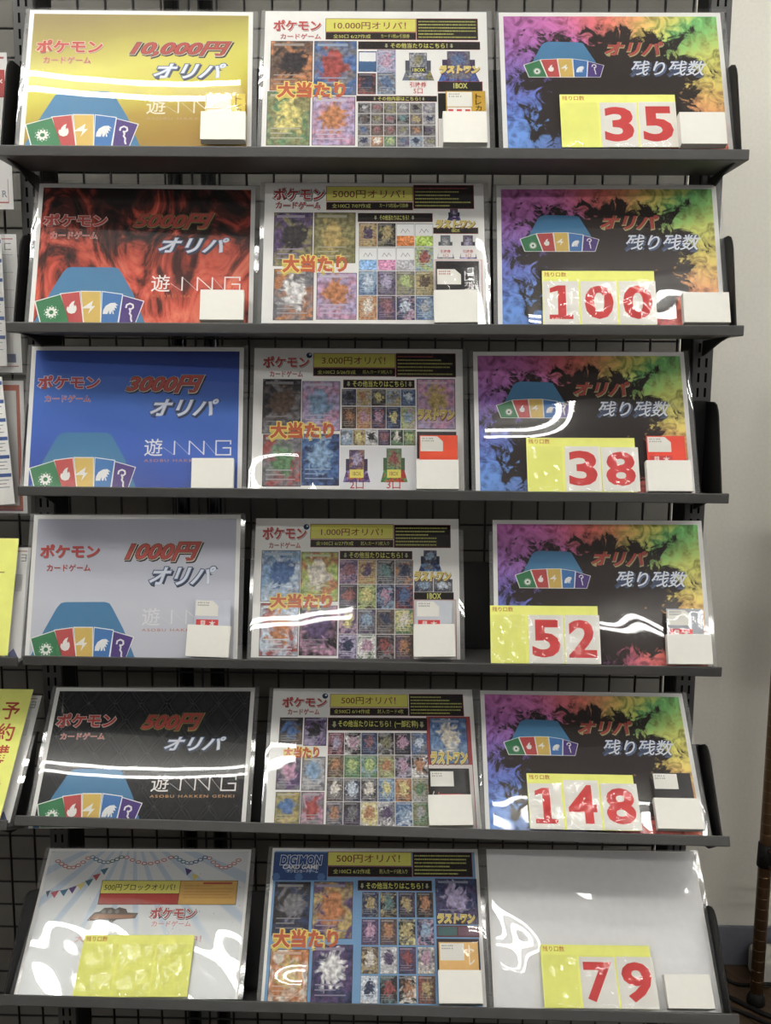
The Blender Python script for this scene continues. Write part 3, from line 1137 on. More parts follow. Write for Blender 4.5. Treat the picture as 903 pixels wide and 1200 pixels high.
def draw_left(p, k):
    d = LEFTSPEC[k]
    p.rect((6, -12.5, 291, 199), MATS[d['bg']], 1)
    dk = k in ('R2L', 'R5L')
    logo(p, d['logo'], d['sub'], light=d['light'])
    gold = (150, 140, 60) if dk else (196, 190, 170)
    p.text(d['txt'], d['pr'], (196, 64, 54), 3, .03, .35, outline=((.05, (44, 40, 36), 1.8, -2.2), (.05, gold, .3, -.3), (.022, (70, 30, 28), 0, 0)))
    p.text('オリパ', d['ori'], (222, 230, 244), 3, .02, .35, outline=((.06, (52, 60, 84), 1.6, -2.0), (.055, (70, 84, 120), 0, 0), (.02, (150, 172, 214), 0, 0)))
    p.poly(HILL, BLUE, 2)
    card_fan(p, FAN, FSYM)
    x0, y0, x1, y1 = d['yb']
    c = d['yu']
    h = y1 - y0
    p.text('遊', (x0, y0, x0 + 25, y1), c, 3, .004)
    xs = [x0 + 41.5, x0 + 62, x0 + 82, x0 + 99, x0 + 120]
    t = 1.9
    ytop, yb = y0 + h * .88, y0 + h * .08
    p.line((x0 + 26, y0 + h * .5), (xs[0] - 1, yb), .35, c, 3)
    p.line((xs[0], yb), (xs[0], ytop), t, c, 3)
    p.line((xs[0], ytop), (xs[1], yb), .35, c, 3)
    p.line((xs[1], yb), (xs[1], ytop), t, c, 3)
    p.line((xs[1], ytop), (xs[2], yb + 1), 1.2, c, 3)
    p.line((xs[2], yb), (xs[2], ytop), t, c, 3)
    p.line((xs[2], ytop), (xs[3], yb), .35, c, 3)
    for a, e in (((xs[3], yb), (xs[3], ytop)), ((xs[3] - t / 2, ytop), (xs[4], ytop)), ((xs[4] - 1, ytop), (xs[4] - 1, ytop - h * .2)), ((xs[3] - t / 2, yb), (xs[4], yb)), ((xs[4] - 1, yb), (xs[4] - 1, yb + h * .4)), ((xs[4], yb + h * .4), (xs[3] + 9, yb + h * .4))):
        p.line(a, e, t, c, 3)
    p.text('ASOBU HAKKEN GENKI', (x0, y0 - 8.2, x1 - 1, y0 - 4.2), d['subc'], 3, .01, 0, (), 1.25)


def draw_right(p, k):
    if k == 'R6R':
        p.rect((4, -12.5, 293, 201), ink((242, 242, 243)), 1)
        return
    p.rect((6, -12.5, 291, 199), MATS['rainbow_smoke_print'], 1)
    p.poly([(42.0, 128), (55.4, 154.5), (59, 158), (66, 160.0), (104, 159.0), (110.6, 157.5), (126.6, 128)], BLUE, 2)
    fan = [[(31.5, 123.9), (51.8, 131.4), (60.5, 106.2), (37.3, 106.2)], [(53.6, 131.9), (74.6, 133.0), (77.5, 106.2), (61.9, 106.2)], [(76.3, 133.2), (94.6, 133.2), (95.6, 106.2), (79.0, 106.2)],
           [(96.3, 133.0), (115.0, 130.1), (112.6, 106.2), (97.0, 106.2)], [(116.4, 129.4), (136.0, 123.4), (130.6, 106.2), (114.0, 106.2)]]
    card_fan(p, fan, [(48.0, 114.5), (66.5, 119.0), (86.0, 119.5), (105.0, 117.5), (123.5, 119)], .56, 3)
    p.text('オリパ', (139.0, 138.5, 217.0, 160.0), (196, 66, 56), 3, .03, .3, outline=((.05, (48, 40, 30), 1.6, -2.6), (.04, (176, 160, 100), .4, -1.4), (.016, (90, 34, 30), 0, 0)))
    p.text('残り残数', (170.0, 108.0, 272.0, 131.0), (224, 232, 246), 3, .012, .3, outline=((.03, (86, 104, 150), 1.6, -1.6), (.025, (60, 74, 110), 0, 0)))


def fine_print(p, b, lines=6, c=(206, 206, 84), lv=2.6):
    rr = random.Random(int(b[0] * 10))
    h = (b[3] - b[1]) / (lines + .6)
    for i in range(lines):
        y = b[3] - h * (i + 1.05)
        x = b[0] + 2
        end = b[2] - 2 - rr.choice((0, 2, 18, 30, 6))
        cc = (196, 70, 70) if i == 0 and rr.random() < .3 else c
        while x < end:
            w = rr.uniform(.7, 1.7)
            p.rect((x, y, min(end, x + w), y + h * .38), cc, lv)
            x += w + rr.uniform(.5, 1.0)


def display_box(p, b, c1, c2, c3, lv=2):
    """printed picture of an open counter box with a raised header"""
    x0, y0, x1, y1 = b
    w, h = x1 - x0, y1 - y0
    p.card((x0 + .22 * w, y0 + .35 * h, x1 - .22 * w, y1), c1, c2, c3, lv, bars=False)
    p.poly([(x0 + .1 * w, y0 + .34 * h), (x1 - .1 * w, y0 + .34 * h), (x1 - .1 * w, y0 + .72 * h), (x0 + .1 * w, y0 + .72 * h)], tuple(int(v * .7) for v in c1), lv)
    i = p.poly([(x0, y0), (x1, y0), (x1 - .12 * w, y0 + .36 * h), (x0 + .12 * w, y0 + .36 * h)], MATS['card_art'], lv + 1.2)
    p.col[i] = (lin(c1), lin(c3), lin(c2))
    p.uv[i] = ((0, 0), (1, 0), (1, 1), (0, 1))


def grid(p, b, rows, gap=.7, lv=2):
    """rows: list of rows of (base, subject, accent) colours, top row first"""
    n = len(rows)
    h = (b[3] - b[1]) / n
    for i, row in enumerate(rows):
        w = (b[2] - b[0]) / len(row)
        for j, c in enumerate(row):
            x0 = b[0] + j * w
            y1 = b[3] - i * h
            p.card((x0 + gap / 2, y1 - h + gap / 2, x0 + w - gap / 2, y1 - gap / 2), *c, lv, t=.35)


def gold_word(p, b, word='ラストワン'):
    p.text(word, b, (222, 190, 70), 5, .04, .15, outline=((.07, (120, 84, 30), .5, -.9), (.045, (246, 232, 150), 0, 0)))


# colour shorthands for the little prints
PURP, LILAC, PINK, ROSE = (92, 70, 120), (176, 160, 206), (206, 140, 176), (170, 90, 104)
NAVY, BLU, SKY, ICE = (48, 60, 104), (70, 110, 176), (130, 170, 212), (196, 212, 230)
GRN, LIME, OLV, TEAL = (86, 140, 84), (170, 196, 92), (140, 132, 78), (84, 140, 140)
ORG, GOLD, YEL, CRM = (206, 120, 64), (196, 164, 84), (222, 204, 96), (226, 216, 196)
BRN, DRK, GRY, LGR, WHT, RD = (104, 78, 62), (50, 46, 50), (120, 118, 124), (176, 174, 178), (232, 230, 228), (180, 66, 60)

MIDSPEC = {
    'R1M': dict(t='10.000円オリパ！', s1='全50口 6/27作成', s2='カード1枚or引換券', dates=1,
                big=[(BRN, DRK, ORG), (BLU, RD, GRY), (OLV, YEL, GRN), (LILAC, ORG, PINK)],
                grid=[[(GRY, LGR, DRK), (GRY, ROSE, BRN), (OLV, GRY, DRK), (GRY, LGR, GRY), (GRY, DRK, OLV), (GRY, LGR, LILAC)], [(DRK, BRN, GRY), (GRY, OLV, BRN), (GRY, ROSE, DRK), (GRY, TEAL, DRK), (GRY, GOLD, BRN), (GRY, NAVY, LGR)],
                      [(GRY, BLU, BRN), (BRN, ROSE, DRK), (BRN, ROSE, GRY), (GRY, OLV, LGR), (BRN, ORG, GRY), (GRY, PURP, DRK)], [(LGR, NAVY, GRY), (ORG, CRM, BRN), (GRN, LIME, GRY), (GRY, BLU, PURP), (LGR, NAVY, SKY), (GRY, OLV, LGR)]]),
    'R2M': dict(t='5000円オリパ！', s1='全100口 7/07作成', s2='カード5枚組or引換券', dark=True,
                big=[(PURP, DRK, OLV), (OLV, GOLD, OLV), (GRY, WHT, ORG), (LILAC, ORG, PINK)],
                grid=[[(GOLD, PURP, ORG), (DRK, GOLD, OLV), ('half', ORG), ('half', LIME)], [('half', SKY), ('half', PINK), ('half', LGR), (LIME, RD, SKY)],
                      [(SKY, ICE, BLU), (PURP, LILAC, GRY), (OLV, LIME, GRY), (GOLD, BRN, OLV)], [(ORG, CRM, GOLD), (PURP, ROSE, BRN), (NAVY, ICE, PINK), (SKY, LGR, BLU)]]),
    'R3M': dict(t='3.000円オリパ！', s1='全100口 5/26作成', s2='封入:カード5枚入り', ball=True,
                big=[(DRK, BRN, GRY), (LILAC, SKY, PINK), (GRY, GRN, RD), (BLU, SKY, NAVY)],
                r1=[(NAVY, DRK, GRY), (GOLD, ORG, LGR), (DRK, YEL, GRY), (SKY, GRY, GOLD), (BLU, ICE, NAVY)], r2=[(BRN, ORG, DRK), (ORG, PINK, GOLD), (NAVY, PINK, RD), (NAVY, YEL, BLU), (LIME, SKY, PINK)],
                r3=[(SKY, ICE, GRY), (GOLD, YEL, BRN), (WHT, DRK, GRY), (PURP, ROSE, DRK), (GRN, CRM, DRK), (GRN, LIME, OLV)]),
    'R4M': dict(t='1.000円オリパ！', s1='全100口 6/27作成', s2='封入:カード3枚入り', ball=True,
                big=[(SKY, BLU, ICE), (LIME, CRM, ORG), (ICE, ORG, RD), (DRK, PURP, PINK)],
                grid=[[(PURP, ROSE, PINK), (GOLD, PURP, ORG), (GRY, TEAL, DRK), (GRY, NAVY, ORG)], [(DRK, RD, PURP), (LIME, YEL, BRN), (NAVY, PINK, SKY), (NAVY, BLU, RD)],
                      [(PURP, YEL, PINK), (GRY, SKY, PURP), (BRN, NAVY, GRY), (YEL, CRM, GRN)], [(LILAC, NAVY, PURP), (WHT, PINK, GRN), (DRK, RD, GRY), (BRN, ORG, PURP)]]),
    'R5M': dict(t='500円オリパ！', s1='全500口 6/14作成', s2='封入:カード4枚', ball=True,
                big=[(DRK, BLU, BRN), (PURP, DRK, LILAC), (PURP, PINK, GRY), (LGR, SKY, GRY), (OLV, BLU, GOLD), (GRY, RD, PINK)],
                grid=[[(ROSE, LILAC, DRK), (DRK, PINK, WHT), (NAVY, ROSE, BLU), (DRK, OLV, LGR), (DRK, PINK, NAVY), (BLU, ICE, GRY)], [(BRN, ORG, OLV), (GRN, LIME, GRN), (GRN, LIME, SKY), (OLV, ORG, LIME), (DRK, PINK, LILAC), (DRK, ORG, WHT)],
                      [(GRY, CRM, BRN), (GRY, ICE, NAVY), (GRY, CRM, DRK), (SKY, YEL, BLU), (ORG, YEL, BRN), (OLV, GRN, LGR)], [(GRY, ORG, NAVY), (DRK, GRY, PURP), (YEL, ORG, CRM), (GRY, PURP, WHT), (BLU, SKY, ICE), (GRN, LGR, OLV)]]),
    'R6M': dict(t='500円オリパ！', s1='全100口 6/2作成', s2='封入:カード5枚入り',
                big=[(DRK, GRY, NAVY), (PURP, ORG, GOLD), (ORG, GOLD, CRM), (PURP, WHT, NAVY)],
                grid=[[(NAVY, GOLD, GRY), (DRK, TEAL, GOLD), (DRK, GOLD, PURP), (DRK, ORG, BRN)], [(PURP, PINK, PURP), (BRN, ORG, PURP), (DRK, GOLD, YEL), (NAVY, SKY, PINK)],
                      [(BRN, CRM, GOLD), (LGR, PURP, WHT), (PURP, RD, NAVY), (GRY, PINK, CRM)], [(ICE, NAVY, WHT), (DRK, RD, TEAL), (DRK, ORG, CRM), (BRN, GOLD, RD)]]),
}


def draw_mid(p, k):
    d, s = MID[k], MIDSPEC[k]
    BK, EDG, YT = (30, 24, 24), (150, 40, 40), (216, 214, 84)
    if k == 'R6M':
        p.rect((4, -12.5, 292, 200.5), (104, 158, 212), 1)
        p.rect(d['lbox'], (44, 78, 146), 2)
        for q in range(5):
            p.poly([(8 + 16 * q + 6 * math.cos(a * 1.047), 164 + (q % 2) * 12 + 6 * math.sin(a * 1.047)) for a in range(6)], (74, 118, 190), 2.6)
        p.text('DIGIMON', d['l1'], (40, 80, 160), 4, .045, .12, outline=((.07, (18, 30, 70), .6, -.6), (.05, (230, 236, 244), 0, 0)))
        p.text('CARD GAME', d['l2'], (236, 240, 246), 4, .03, .12, outline=((.05, (18, 30, 70), 0, 0),))
        p.text('デジモンカードゲーム', d['l3'], (236, 240, 246), 4, .012)
    else:
        logo(p, d['logo'], d['sub'], dark=s.get('dark', False), light=(236, 226, 224))
        if 'ball' in d:
            b = d['ball']
            x, y, r = (b[0] + b[2]) / 2, (b[1] + b[3]) / 2, (b[2] - b[0]) / 2
            p.disc(x, y, r, (30, 52, 92), 3)
            p.disc(x + r * .3, y + r * .3, r * .38, (206, 226, 234), 3.6, 12)
    p.frame(d['yel'], EDG, (222, 216, 72), 1.6)
    p.text(s['t'], d['ytx'], (140, 50, 44), 3, .008)
    p.frame(d['strip'], EDG, BK, 1.6)
    p.text(s['s1'], d['st1'], YT, 3, .002)
    p.text(s['s2'], d['st2'], YT, 3, 0)
    p.frame(d['fine'], EDG, BK, 1.6)
    fine_print(p, d['fine'])
    p.frame(d['head'], EDG, BK, 1.6, .5)
    h = d['htx']
    ah = h[3] - h[1]
    word = 'その他当たりはこちら！(一部抜粋)' if k == 'R5M' else 'その他当たりはこちら！'
    p.text(word, (h[0] + 8, h[1], h[2] - 8, h[3]), YT, 3, .016)
    arrow_down(p, h[0] + 2.5, h[1] + .5, ah * .8, (160, 160, 120), 3)
    arrow_down(p, h[2] - 2.5, h[1] + .5, ah * .8, (160, 160, 120), 3)
    for bb, c in zip(d['big'], s['big']):
        p.card(bb, *c, 2, t=.8)
    p.text('大当たり', d['win'], (212, 84, 40), 5, .045, 0, outline=((.085, (216, 190, 70), .6, -2.2), (.06, (240, 214, 90), 0, 0)))
    if 'grid' in d:
        rows = s['grid']
        n = len(rows)
        b = d['grid']
        hh = (b[3] - b[1]) / n
        gp = 2.2 if k == 'R6M' else .8
        for i, row in enumerate(rows):
            w = (b[2] - b[0]) / len(row)
            for j, c in enumerate(row):
                cb = (b[0] + j * w + gp / 2, b[3] - (i + 1) * hh + gp / 2, b[0] + (j + 1) * w - gp / 2, b[3] - i * hh - gp / 2)
                if c[0] == 'half':     # white card with a coloured lower half and a scribble
                    p.rect(cb, LGR, 2)
                    p.rect((cb[0] + .6, cb[1] + hh * .45, cb[2] - .6, cb[3] - 1.5), (238, 238, 238), 2.5)
                    ii = p.rect((cb[0] + .6, cb[1] + 1, cb[2] - .6, cb[1] + hh * .45), MATS['card_art'], 2.5)
                    p.col[ii] = (lin(c[1]), lin(tuple(min(255, v + 30) for v in c[1])), lin(tuple(min(255, v + 45) for v in c[1])))
                    p.uv[ii] = ((0, 0), (1, 0), (1, 1), (0, 1))
                    mx, my = (cb[0] + cb[2]) / 2, cb[1] + hh * .66
                    for a in range(4):
                        p.line((mx - 6 + 3 * a, my - 3 + (a % 2) * 5), (mx - 3 + 3 * a, my + 3 - (a % 2) * 5), .6, (120, 120, 128), 3)
                else:
                    p.card(cb, *c, 2, t=.35)
    for nm in ('r1', 'r2', 'r3'):
        if nm in d:
            grid(p, d[nm], [s[nm]])
    if k == 'R1M':
        for bb, c in zip(d['small'], [(BLU, WHT, NAVY), (LILAC, PINK, SKY), (DRK, NAVY, RD), (GRY, BLU, SKY)]):
            p.card(bb, *c, 2, t=.4)
        x0, y0, x1, y1 = d['small'][0]
        p.rect((x0 + 1, y0 + 16, x1 - 1, y1 - 2), (236, 236, 236), 3.4)
        p.rect((x0 + 1, y0 + 2, x1 - 1, y0 + 15.5), (52, 96, 150), 3.4)
        p.frame(d['head2'], EDG, BK, 1.6, .5)
        h = d['h2tx']
        p.text('その他内容はこちら！', (h[0] + 6, h[1], h[2] - 6, h[3]), YT, 3, .012)
        arrow_down(p, h[0] + 2, h[1] + .3, 5, (160, 160, 120), 3)
        arrow_down(p, h[2] - 2, h[1] + .3, 5, (160, 160, 120), 3)
        display_box(p, d['abox'], (104, 112, 136), OLV, LGR)
        p.rect(d['abtx'], BK, 4.5)
        a = d['abtx']
        p.text('1BOX', (a[0] + 1, a[1] + 1.3, a[2] - 1, a[3] - 1.3), YT, 5.2, .03)
        c = d['coupon']
        p.text('引換券', (c[0], c[1] + 9.5, c[2], c[3]), RED, 3, .02)
        p.text('5口', (c[0] + 5, c[1], c[2] - 5, c[1] + 8), RED, 3, .01)
        display_box(p, d['rbox'], PURP, BLU, GRY)
        gold_word(p, d['gold'])
        p.frame(d['band'], EDG, BK, 2.5)
        p.text('1BOX', d['btx'], YT, 3.6, .03)
        p.rect(d['blk'], BK, 2)
        p.line((230, 2), (230, 42), .8, (190, 110, 110), 2)
    if k == 'R2M':
        display_box(p, d['rbox'], NAVY, LILAC, PURP)
        p.frame(d['band'], EDG, BK, 2)
        b = d['band']
        p.text('1BOX', (b[0] + 24, b[1] + 1.5, b[2] - 24, b[3] - 1.5), YT, 3, .02)
        gold_word(p, d['gold'])
        for nm, c in (('bx1', (GRY, LGR, TEAL)), ('bx2', (PURP, LILAC, GRY))):
            b = d[nm]
            display_box(p, b, *c)
            p.rect((b[0] + 2, b[1] + 2, b[2] - 2, b[1] + 19), (236, 234, 232), 4.5)
            p.text('引換券', (b[0] + 5, b[1] + 8, b[2] - 5, b[1] + 13), RED, 5.2, .02)
            p.text('5口', (b[0] + 8, b[1] + 2.6, b[2] - 8, b[1] + 6.5), RED, 5.2, .01)
        p.frame(d['red'], (196, 70, 70), (236, 232, 230), 1.6, .7)
        p.rect(d['blk'], (40, 36, 38), 3)
    if k == 'R3M':
        p.rect(d['white'], (226, 226, 230), 1.6)
        for nm, c in (('bx1', (PURP, LILAC, ORG)), ('bx2', (GRN, RD, OLV))):
            display_box(p, d[nm], *c)
        for nm in ('b1', 'b2'):
            b = d[nm]
            p.rect(b, (226, 214, 66), 4.5)
            p.text('1BOX', (b[0] + 3.5, b[1] + 3, b[2] - 3.5, b[3] - 3), (170, 110, 50), 5.2, .02)
        p.text('2口', d['k1'], RED, 3, .012)
        p.text('3口', d['k2'], RED, 3, .012)
        p.card(d['rcard'], PINK, GOLD, LILAC, 2, t=1)
        gold_word(p, d['gold'])
        p.rect(d['blk'], (58, 54, 58), 2)
    if k == 'R4M':
        display_box(p, d['rbox'], NAVY, SKY, GRY)
        b = d['rbox2']
        p.card((b[0], b[1], (b[0] + b[2]) / 2 - .5, b[3]), GRY, SKY, NAVY, 2, bars=False)
        p.card(((b[0] + b[2]) / 2 + .5, b[1], b[2], b[3]), GRY, ICE, NAVY, 2, bars=False)
        gold_word(p, d['gold'])
        p.frame(d['red'], (186, 60, 60), (232, 228, 228), 1.4, .7)
        p.rect(d['band'], BK, 2.6)
        p.text('1BOX', d['btx'], YT, 3.4, .03)
    if k == 'R5M':
        p.rect(d['red'], (176, 56, 58), 1.4)
        p.rect((d['red'][0] + 1, -5, d['red'][2] - 1, 88), (222, 212, 210), 1.8)
        p.rect(d['blk'], (40, 34, 36), 2.2)
        p.card(d['rcard'], BLU, CRM, SKY, 2.2, t=.8)
        gold_word(p, d['gold'])
    if k == 'R6M':
        p.card(d['rcard'], NAVY, LILAC, PURP, 2, t=.8)
        gold_word(p, d['gold'])
        b = d['teal']
        p.rect((b[0], b[1], b[2], b[3]), (110, 60, 66), 2)
        p.rect((b[0] + 2, b[1] + 2, b[0] + 28, b[3] - 2), (70, 110, 110), 2.6)
        p.rect((b[0] + 30, b[1] + 2, b[2] - 2, b[3] - 2), (120, 84, 100), 2.6)
        p.rect(d['blk'], (66, 52, 60), 2)


def draw_party(p, k):
    """paper-chain and bunting sheet of the bottom shelf"""
    p.rect((4, -12.5, 293, 201), MATS['pale_rays_print'], 1)
    ch = [(13.5, 188.5), (38, 176), (62.4, 194.2), (86.5, 184.2), (110.8, 194.3), (147.1, 182.5), (184.5, 194.5), (207.8, 183.4), (233.2, 194.6), (258.9, 176.4), (282.4, 191)]
    cols = [(206, 110, 104), (206, 110, 104), (70, 130, 160), (70, 120, 110), (206, 110, 104), (206, 110, 104), (70, 130, 160), (60, 90, 150), (206, 110, 104), (206, 110, 104)]
    for i in range(len(ch) - 1):
        a, b = ch[i], ch[i + 1]
        n = 4
        for q in range(n):
            t = (q + .5) / n
            s = t * t if i % 2 == 0 else 1 - (1 - t) ** 2
            s = 1 - (1 - t) ** 1.6 if i % 2 == 0 else t ** 1.6
            x, y = a[0] + (b[0] - a[0]) * t, a[1] + (b[1] - a[1]) * s
            p.disc(x, y, 4.2, cols[i], 2 + .3 * (q % 2), 14, .62)
            p.disc(x, y, 2.6, (232, 232, 232), 2.8 + .3 * (q % 2), 12, .5)
    fl = [(12.6, 140.9), (22.4, 140.2), (35, 142.5), (46.3, 146.5), (57.4, 151.6), (67.5, 157), (76.7, 165), (86.3, 173.5)]
    fc = [(90, 96, 110), (206, 70, 84), (64, 118, 160), (98, 60, 130), (226, 204, 92), (70, 110, 130), (190, 72, 70), (58, 116, 150)]
    for i, ((x, y), c) in enumerate(zip(fl, fc)):
        w = 3 if i == 0 else 5.6
        p.poly([(x - w, y + 1.6 - .3 * w), (x + w, y + 1.6 + .3 * w), (x + 1.2, y - 8)], c, 2)
    for (x, y), c in zip([(208.1, 172.5), (219.2, 164.4)], [(86, 60, 130), (226, 204, 92)]):
        p.poly([(x - 5.5, y + 4), (x + 5.5, y + .5), (x - 1, y - 7.5)], c, 2)
    for a, b in zip(fl[:-1], fl[1:]):
        p.line((a[0], a[1] + 1.5), (b[0], b[1] + 1.5), .5, (120, 120, 130), 1.6)
    rr = random.Random(3)
    for _ in range(46):
        x, y = rr.uniform(8, 288), rr.uniform(60, 190)
        p.line((x, y), (x + rr.uniform(-1.6, 1.6), y + rr.uniform(.6, 1.8)), .9, rr.choice([(120, 160, 200), (206, 150, 160), (180, 186, 200), (120, 130, 180)]), 1.6)
    K = (54, 44, 30)
    p.rect((86.5, 123, 282, 158), K, 2)
    p.rect((87.3, 139.2, 199, 157.2), (226, 216, 78), 2.6)
    p.rect((87.3, 123.8, 199, 138.6), (186, 52, 44), 2.6)
    p.rect((199.8, 123.8, 281.2, 157.2), (222, 164, 66), 2.6)
    p.text('500円ブロックオリパ！', (91.5, 143, 192.5, 153), (70, 60, 34), 3.4, .008)
    fine_print(p, (204, 130, 278, 154), 5, (196, 130, 60), 3.4)
    p.rect((232, 152.5, 274, 155.5), (190, 70, 50), 3.4)
    # battered brown logo block: two ovals over a bar
    p.poly([(75.8, 100.5), (84, 112), (92, 113.5), (97, 118.5), (108, 119), (113, 116.5), (118, 119.5), (128, 117), (131, 112), (146, 111.5), (143, 104), (118, 102.5), (110, 97.5), (106, 102)], (84, 70, 62), 2)
    p.poly([(79, 103), (86, 110), (141, 109), (138, 104.6)], (150, 92, 56), 2.6)
    for x in (97, 106, 116):
        p.disc(x, 113.5, 3, (120, 112, 104), 2.6, 12)
    p.text('ポケモン', (163, 103.5, 227, 119.5), (190, 52, 54), 3, .035, outline=((.085, (64, 62, 70), .5, -.5), (.045, (236, 230, 228), 0, 0)))
    p.text('カードゲーム', (167, 92.6, 222, 100.8), (222, 130, 130), 3, .02)
    p.text('大好評につき、緊急新作中！', (65, 71.5, 239, 81.5), (226, 130, 126), 3, .01)


GL = 'price signs at the left of the shelves'
GM = 'prize list signs in the middle of the shelves'
GR = 'remaining count signs at the right of the shelves'
sign('R1L', 'gold laminated sign with 10,000円 in red, on the top shelf', GL, draw_left)
sign('R2L', 'red flame patterned laminated sign with 5000円, on the second shelf', GL, draw_left)
sign('R3L', 'plain deep blue laminated sign with 3000円 in red', GL, draw_left)
sign('R4L', 'silver grey laminated sign with 1000円 in red, on the fourth shelf', GL, draw_left)
sign('R5L', 'black quilted leather patterned sign with red 500円, on the fifth shelf', GL, draw_left)
sign('R6L', 'pale party bunting sign with 500円ブロックオリパ, glare on its lower half', GL, draw_party)
sign('R1M', 'white prize list sign headed 10.000円オリパ, on the top shelf', GM, draw_mid)
sign('R2M', 'white prize list sign headed 5000円オリパ with a gold card upper middle', GM, draw_mid)
sign('R3M', 'white prize list sign headed 3.000円オリパ, 2口 and 3口 boxes along its foot', GM, draw_mid)
sign('R4M', 'white prize list sign headed 1.000円オリパ, on the fourth shelf', GM, draw_mid, 188)
sign('R5M', 'prize list sign headed 500円オリパ with red framed right column, fifth shelf', GM, draw_mid)
sign('R6M', 'blue backed prize list sign headed 500円オリパ, on the bottom shelf', GM, draw_mid)
sign('R1R', 'rainbow smoke edged black sign behind the red number 35', GR, draw_right)
sign('R2R', 'rainbow smoke edged black sign behind the red number 100', GR, draw_right)
sign('R3R', 'rainbow smoke edged black sign behind the red number 38', GR, draw_right)
sign('R4R', 'rainbow smoke edged black sign behind the red number 52', GR, draw_right, 188)
sign('R5R', 'rainbow smoke edged black sign behind the red number 148', GR, draw_right)
sign('R6R', 'blank pale grey laminated sheet behind the red number 79', GR, draw_right)


def at(k, x, y, off):
    """a place on sign k: x, y in mm on the sheet, off metres in front of it"""
    return pose(k) @ Matrix.Translation(((x - W / 2) / 1000, -off, y / 1000))


# ------------------------------------------------------------------ yellow number boards and number cards
def pocket_film(name, w, h, parent, x, y, z, seed, m, amp=.0006):
    rr = random.Random(seed)
    nx, nz = 16, 20
    ph = [rr.uniform(0, 6.28) for _ in range(6)]
    vs, fs = [], []
    for j in range(nz + 1):
        for i in range(nx + 1):
            u, v = i / nx, j / nz
            e = min(1, min(u, 1 - u, v * 1.2, 1.15 - v) * 9)
            q = amp * (math.sin(9 * u + ph[0] + 3 * v) + math.sin(11 * v + ph[1] - 4 * u) + .6 * math.sin(17 * u + 13 * v + ph[2])) * .5 + amp
            vs.append((x + w * u, -z - q * e - .0002, y + h * v))
    for j in range(nz):
        for i in range(nx):
            a = j * (nx + 1) + i
            fs.append((a, a + 1, a + nx + 2, a + nx + 1))
    b = MB()
    b.mesh(vs, fs, m)
    return b.build(name, parent, smooth=True)


BOARDS = {'R1R': (74.2, -3, 224.2, 73.9), 'R2R': (58.0, -3, 205.4, 73.5), 'R3R': (69.4, -3, 217.2, 74.1), 'R4R': (-6.0, -2, 143.0, 79.2), 'R5R': (59.2, -2, 206.2, 75.7), 'R6R': (65.6, 0, 212.4, 76.8), 'R6L': (80.0, -3, 230.6, 78.5)}
NUMS = {'R1R': [('3', (125.4, -3.0, 172.9, 61.8)), ('5', (175.0, -3.0, 224.0, 62.9))], 'R2R': [('1', (58.8, -3.0, 105.6, 58.4)), ('0', (108.2, -2.8, 155.6, 58.4)), ('0', (158.2, -2.7, 206.4, 58.6))],
        'R3R': [('3', (120.9, -2, 169.2, 61.8)), ('8', (171.0, -2, 221.0, 60.5))], 'R4R': [('5', (46.6, -1.0, 94.8, 66.2)), ('2', (96.6, -1, 144.6, 66.6))],
        'R5R': [('1', (60.0, -2, 105.4, 61.2)), ('4', (108.8, -2, 156.6, 66.8)), ('8', (159.4, -1.5, 209.4, 63.0))], 'R6R': [('7', (116.0, 0, 163.1, 61.9)), ('9', (165.4, 0, 214.8, 62.6))]}
NUMWORD = {'R1R': '35', 'R2R': '100', 'R3R': '38', 'R4R': '52', 'R5R': '148', 'R6R': '79'}
BLAB = {'R1R': 'yellow counter card showing 35 on the top shelf', 'R2R': 'yellow counter card showing 100 on the second shelf', 'R3R': 'yellow counter card showing 38 on the third shelf',
        'R4R': 'yellow counter card showing 52, sticking out left past its black sign', 'R5R': 'yellow counter card showing 148 on the fifth shelf', 'R6R': 'yellow counter card showing 79 on the blank pale sheet',
        'R6L': 'empty yellow counter card with shiny pockets on the party bunting sign'}
for k, (x0, y0, x1, y1) in BOARDS.items():
    y0 = max(y0, FOOT[int(k[1])] * 1000 + .5)
    w, h = x1 - x0, y1 - y0
    t = empty('counter_card', at(k, (x0 + x1) / 2, y0, .0080))
    tag(t, BLAB[k], 'counter card', 'yellow counter cards')
    p = Print(w)
    p.box(-w / 2000, w / 2000, 0, .0005, 0, h / 1000, M_YEL)
    p.text('残り口数', (3, h - 8.6, 32, h - 2), (206, 92, 40), 1, .006)
    p.build('yellow_board', t)
    for i in range(3):
        pw = w / 3 / 1000
        pocket_film('clear_pocket', pw - .003, (h - 13) / 1000, t, -w / 2000 + .0015 + i * pw, 0, .0008, hash((k[1], k[2])) % 7 + i + ord(k[1]) * 3, POCKET_FILM, .0013 if k == 'R6L' else .0007)

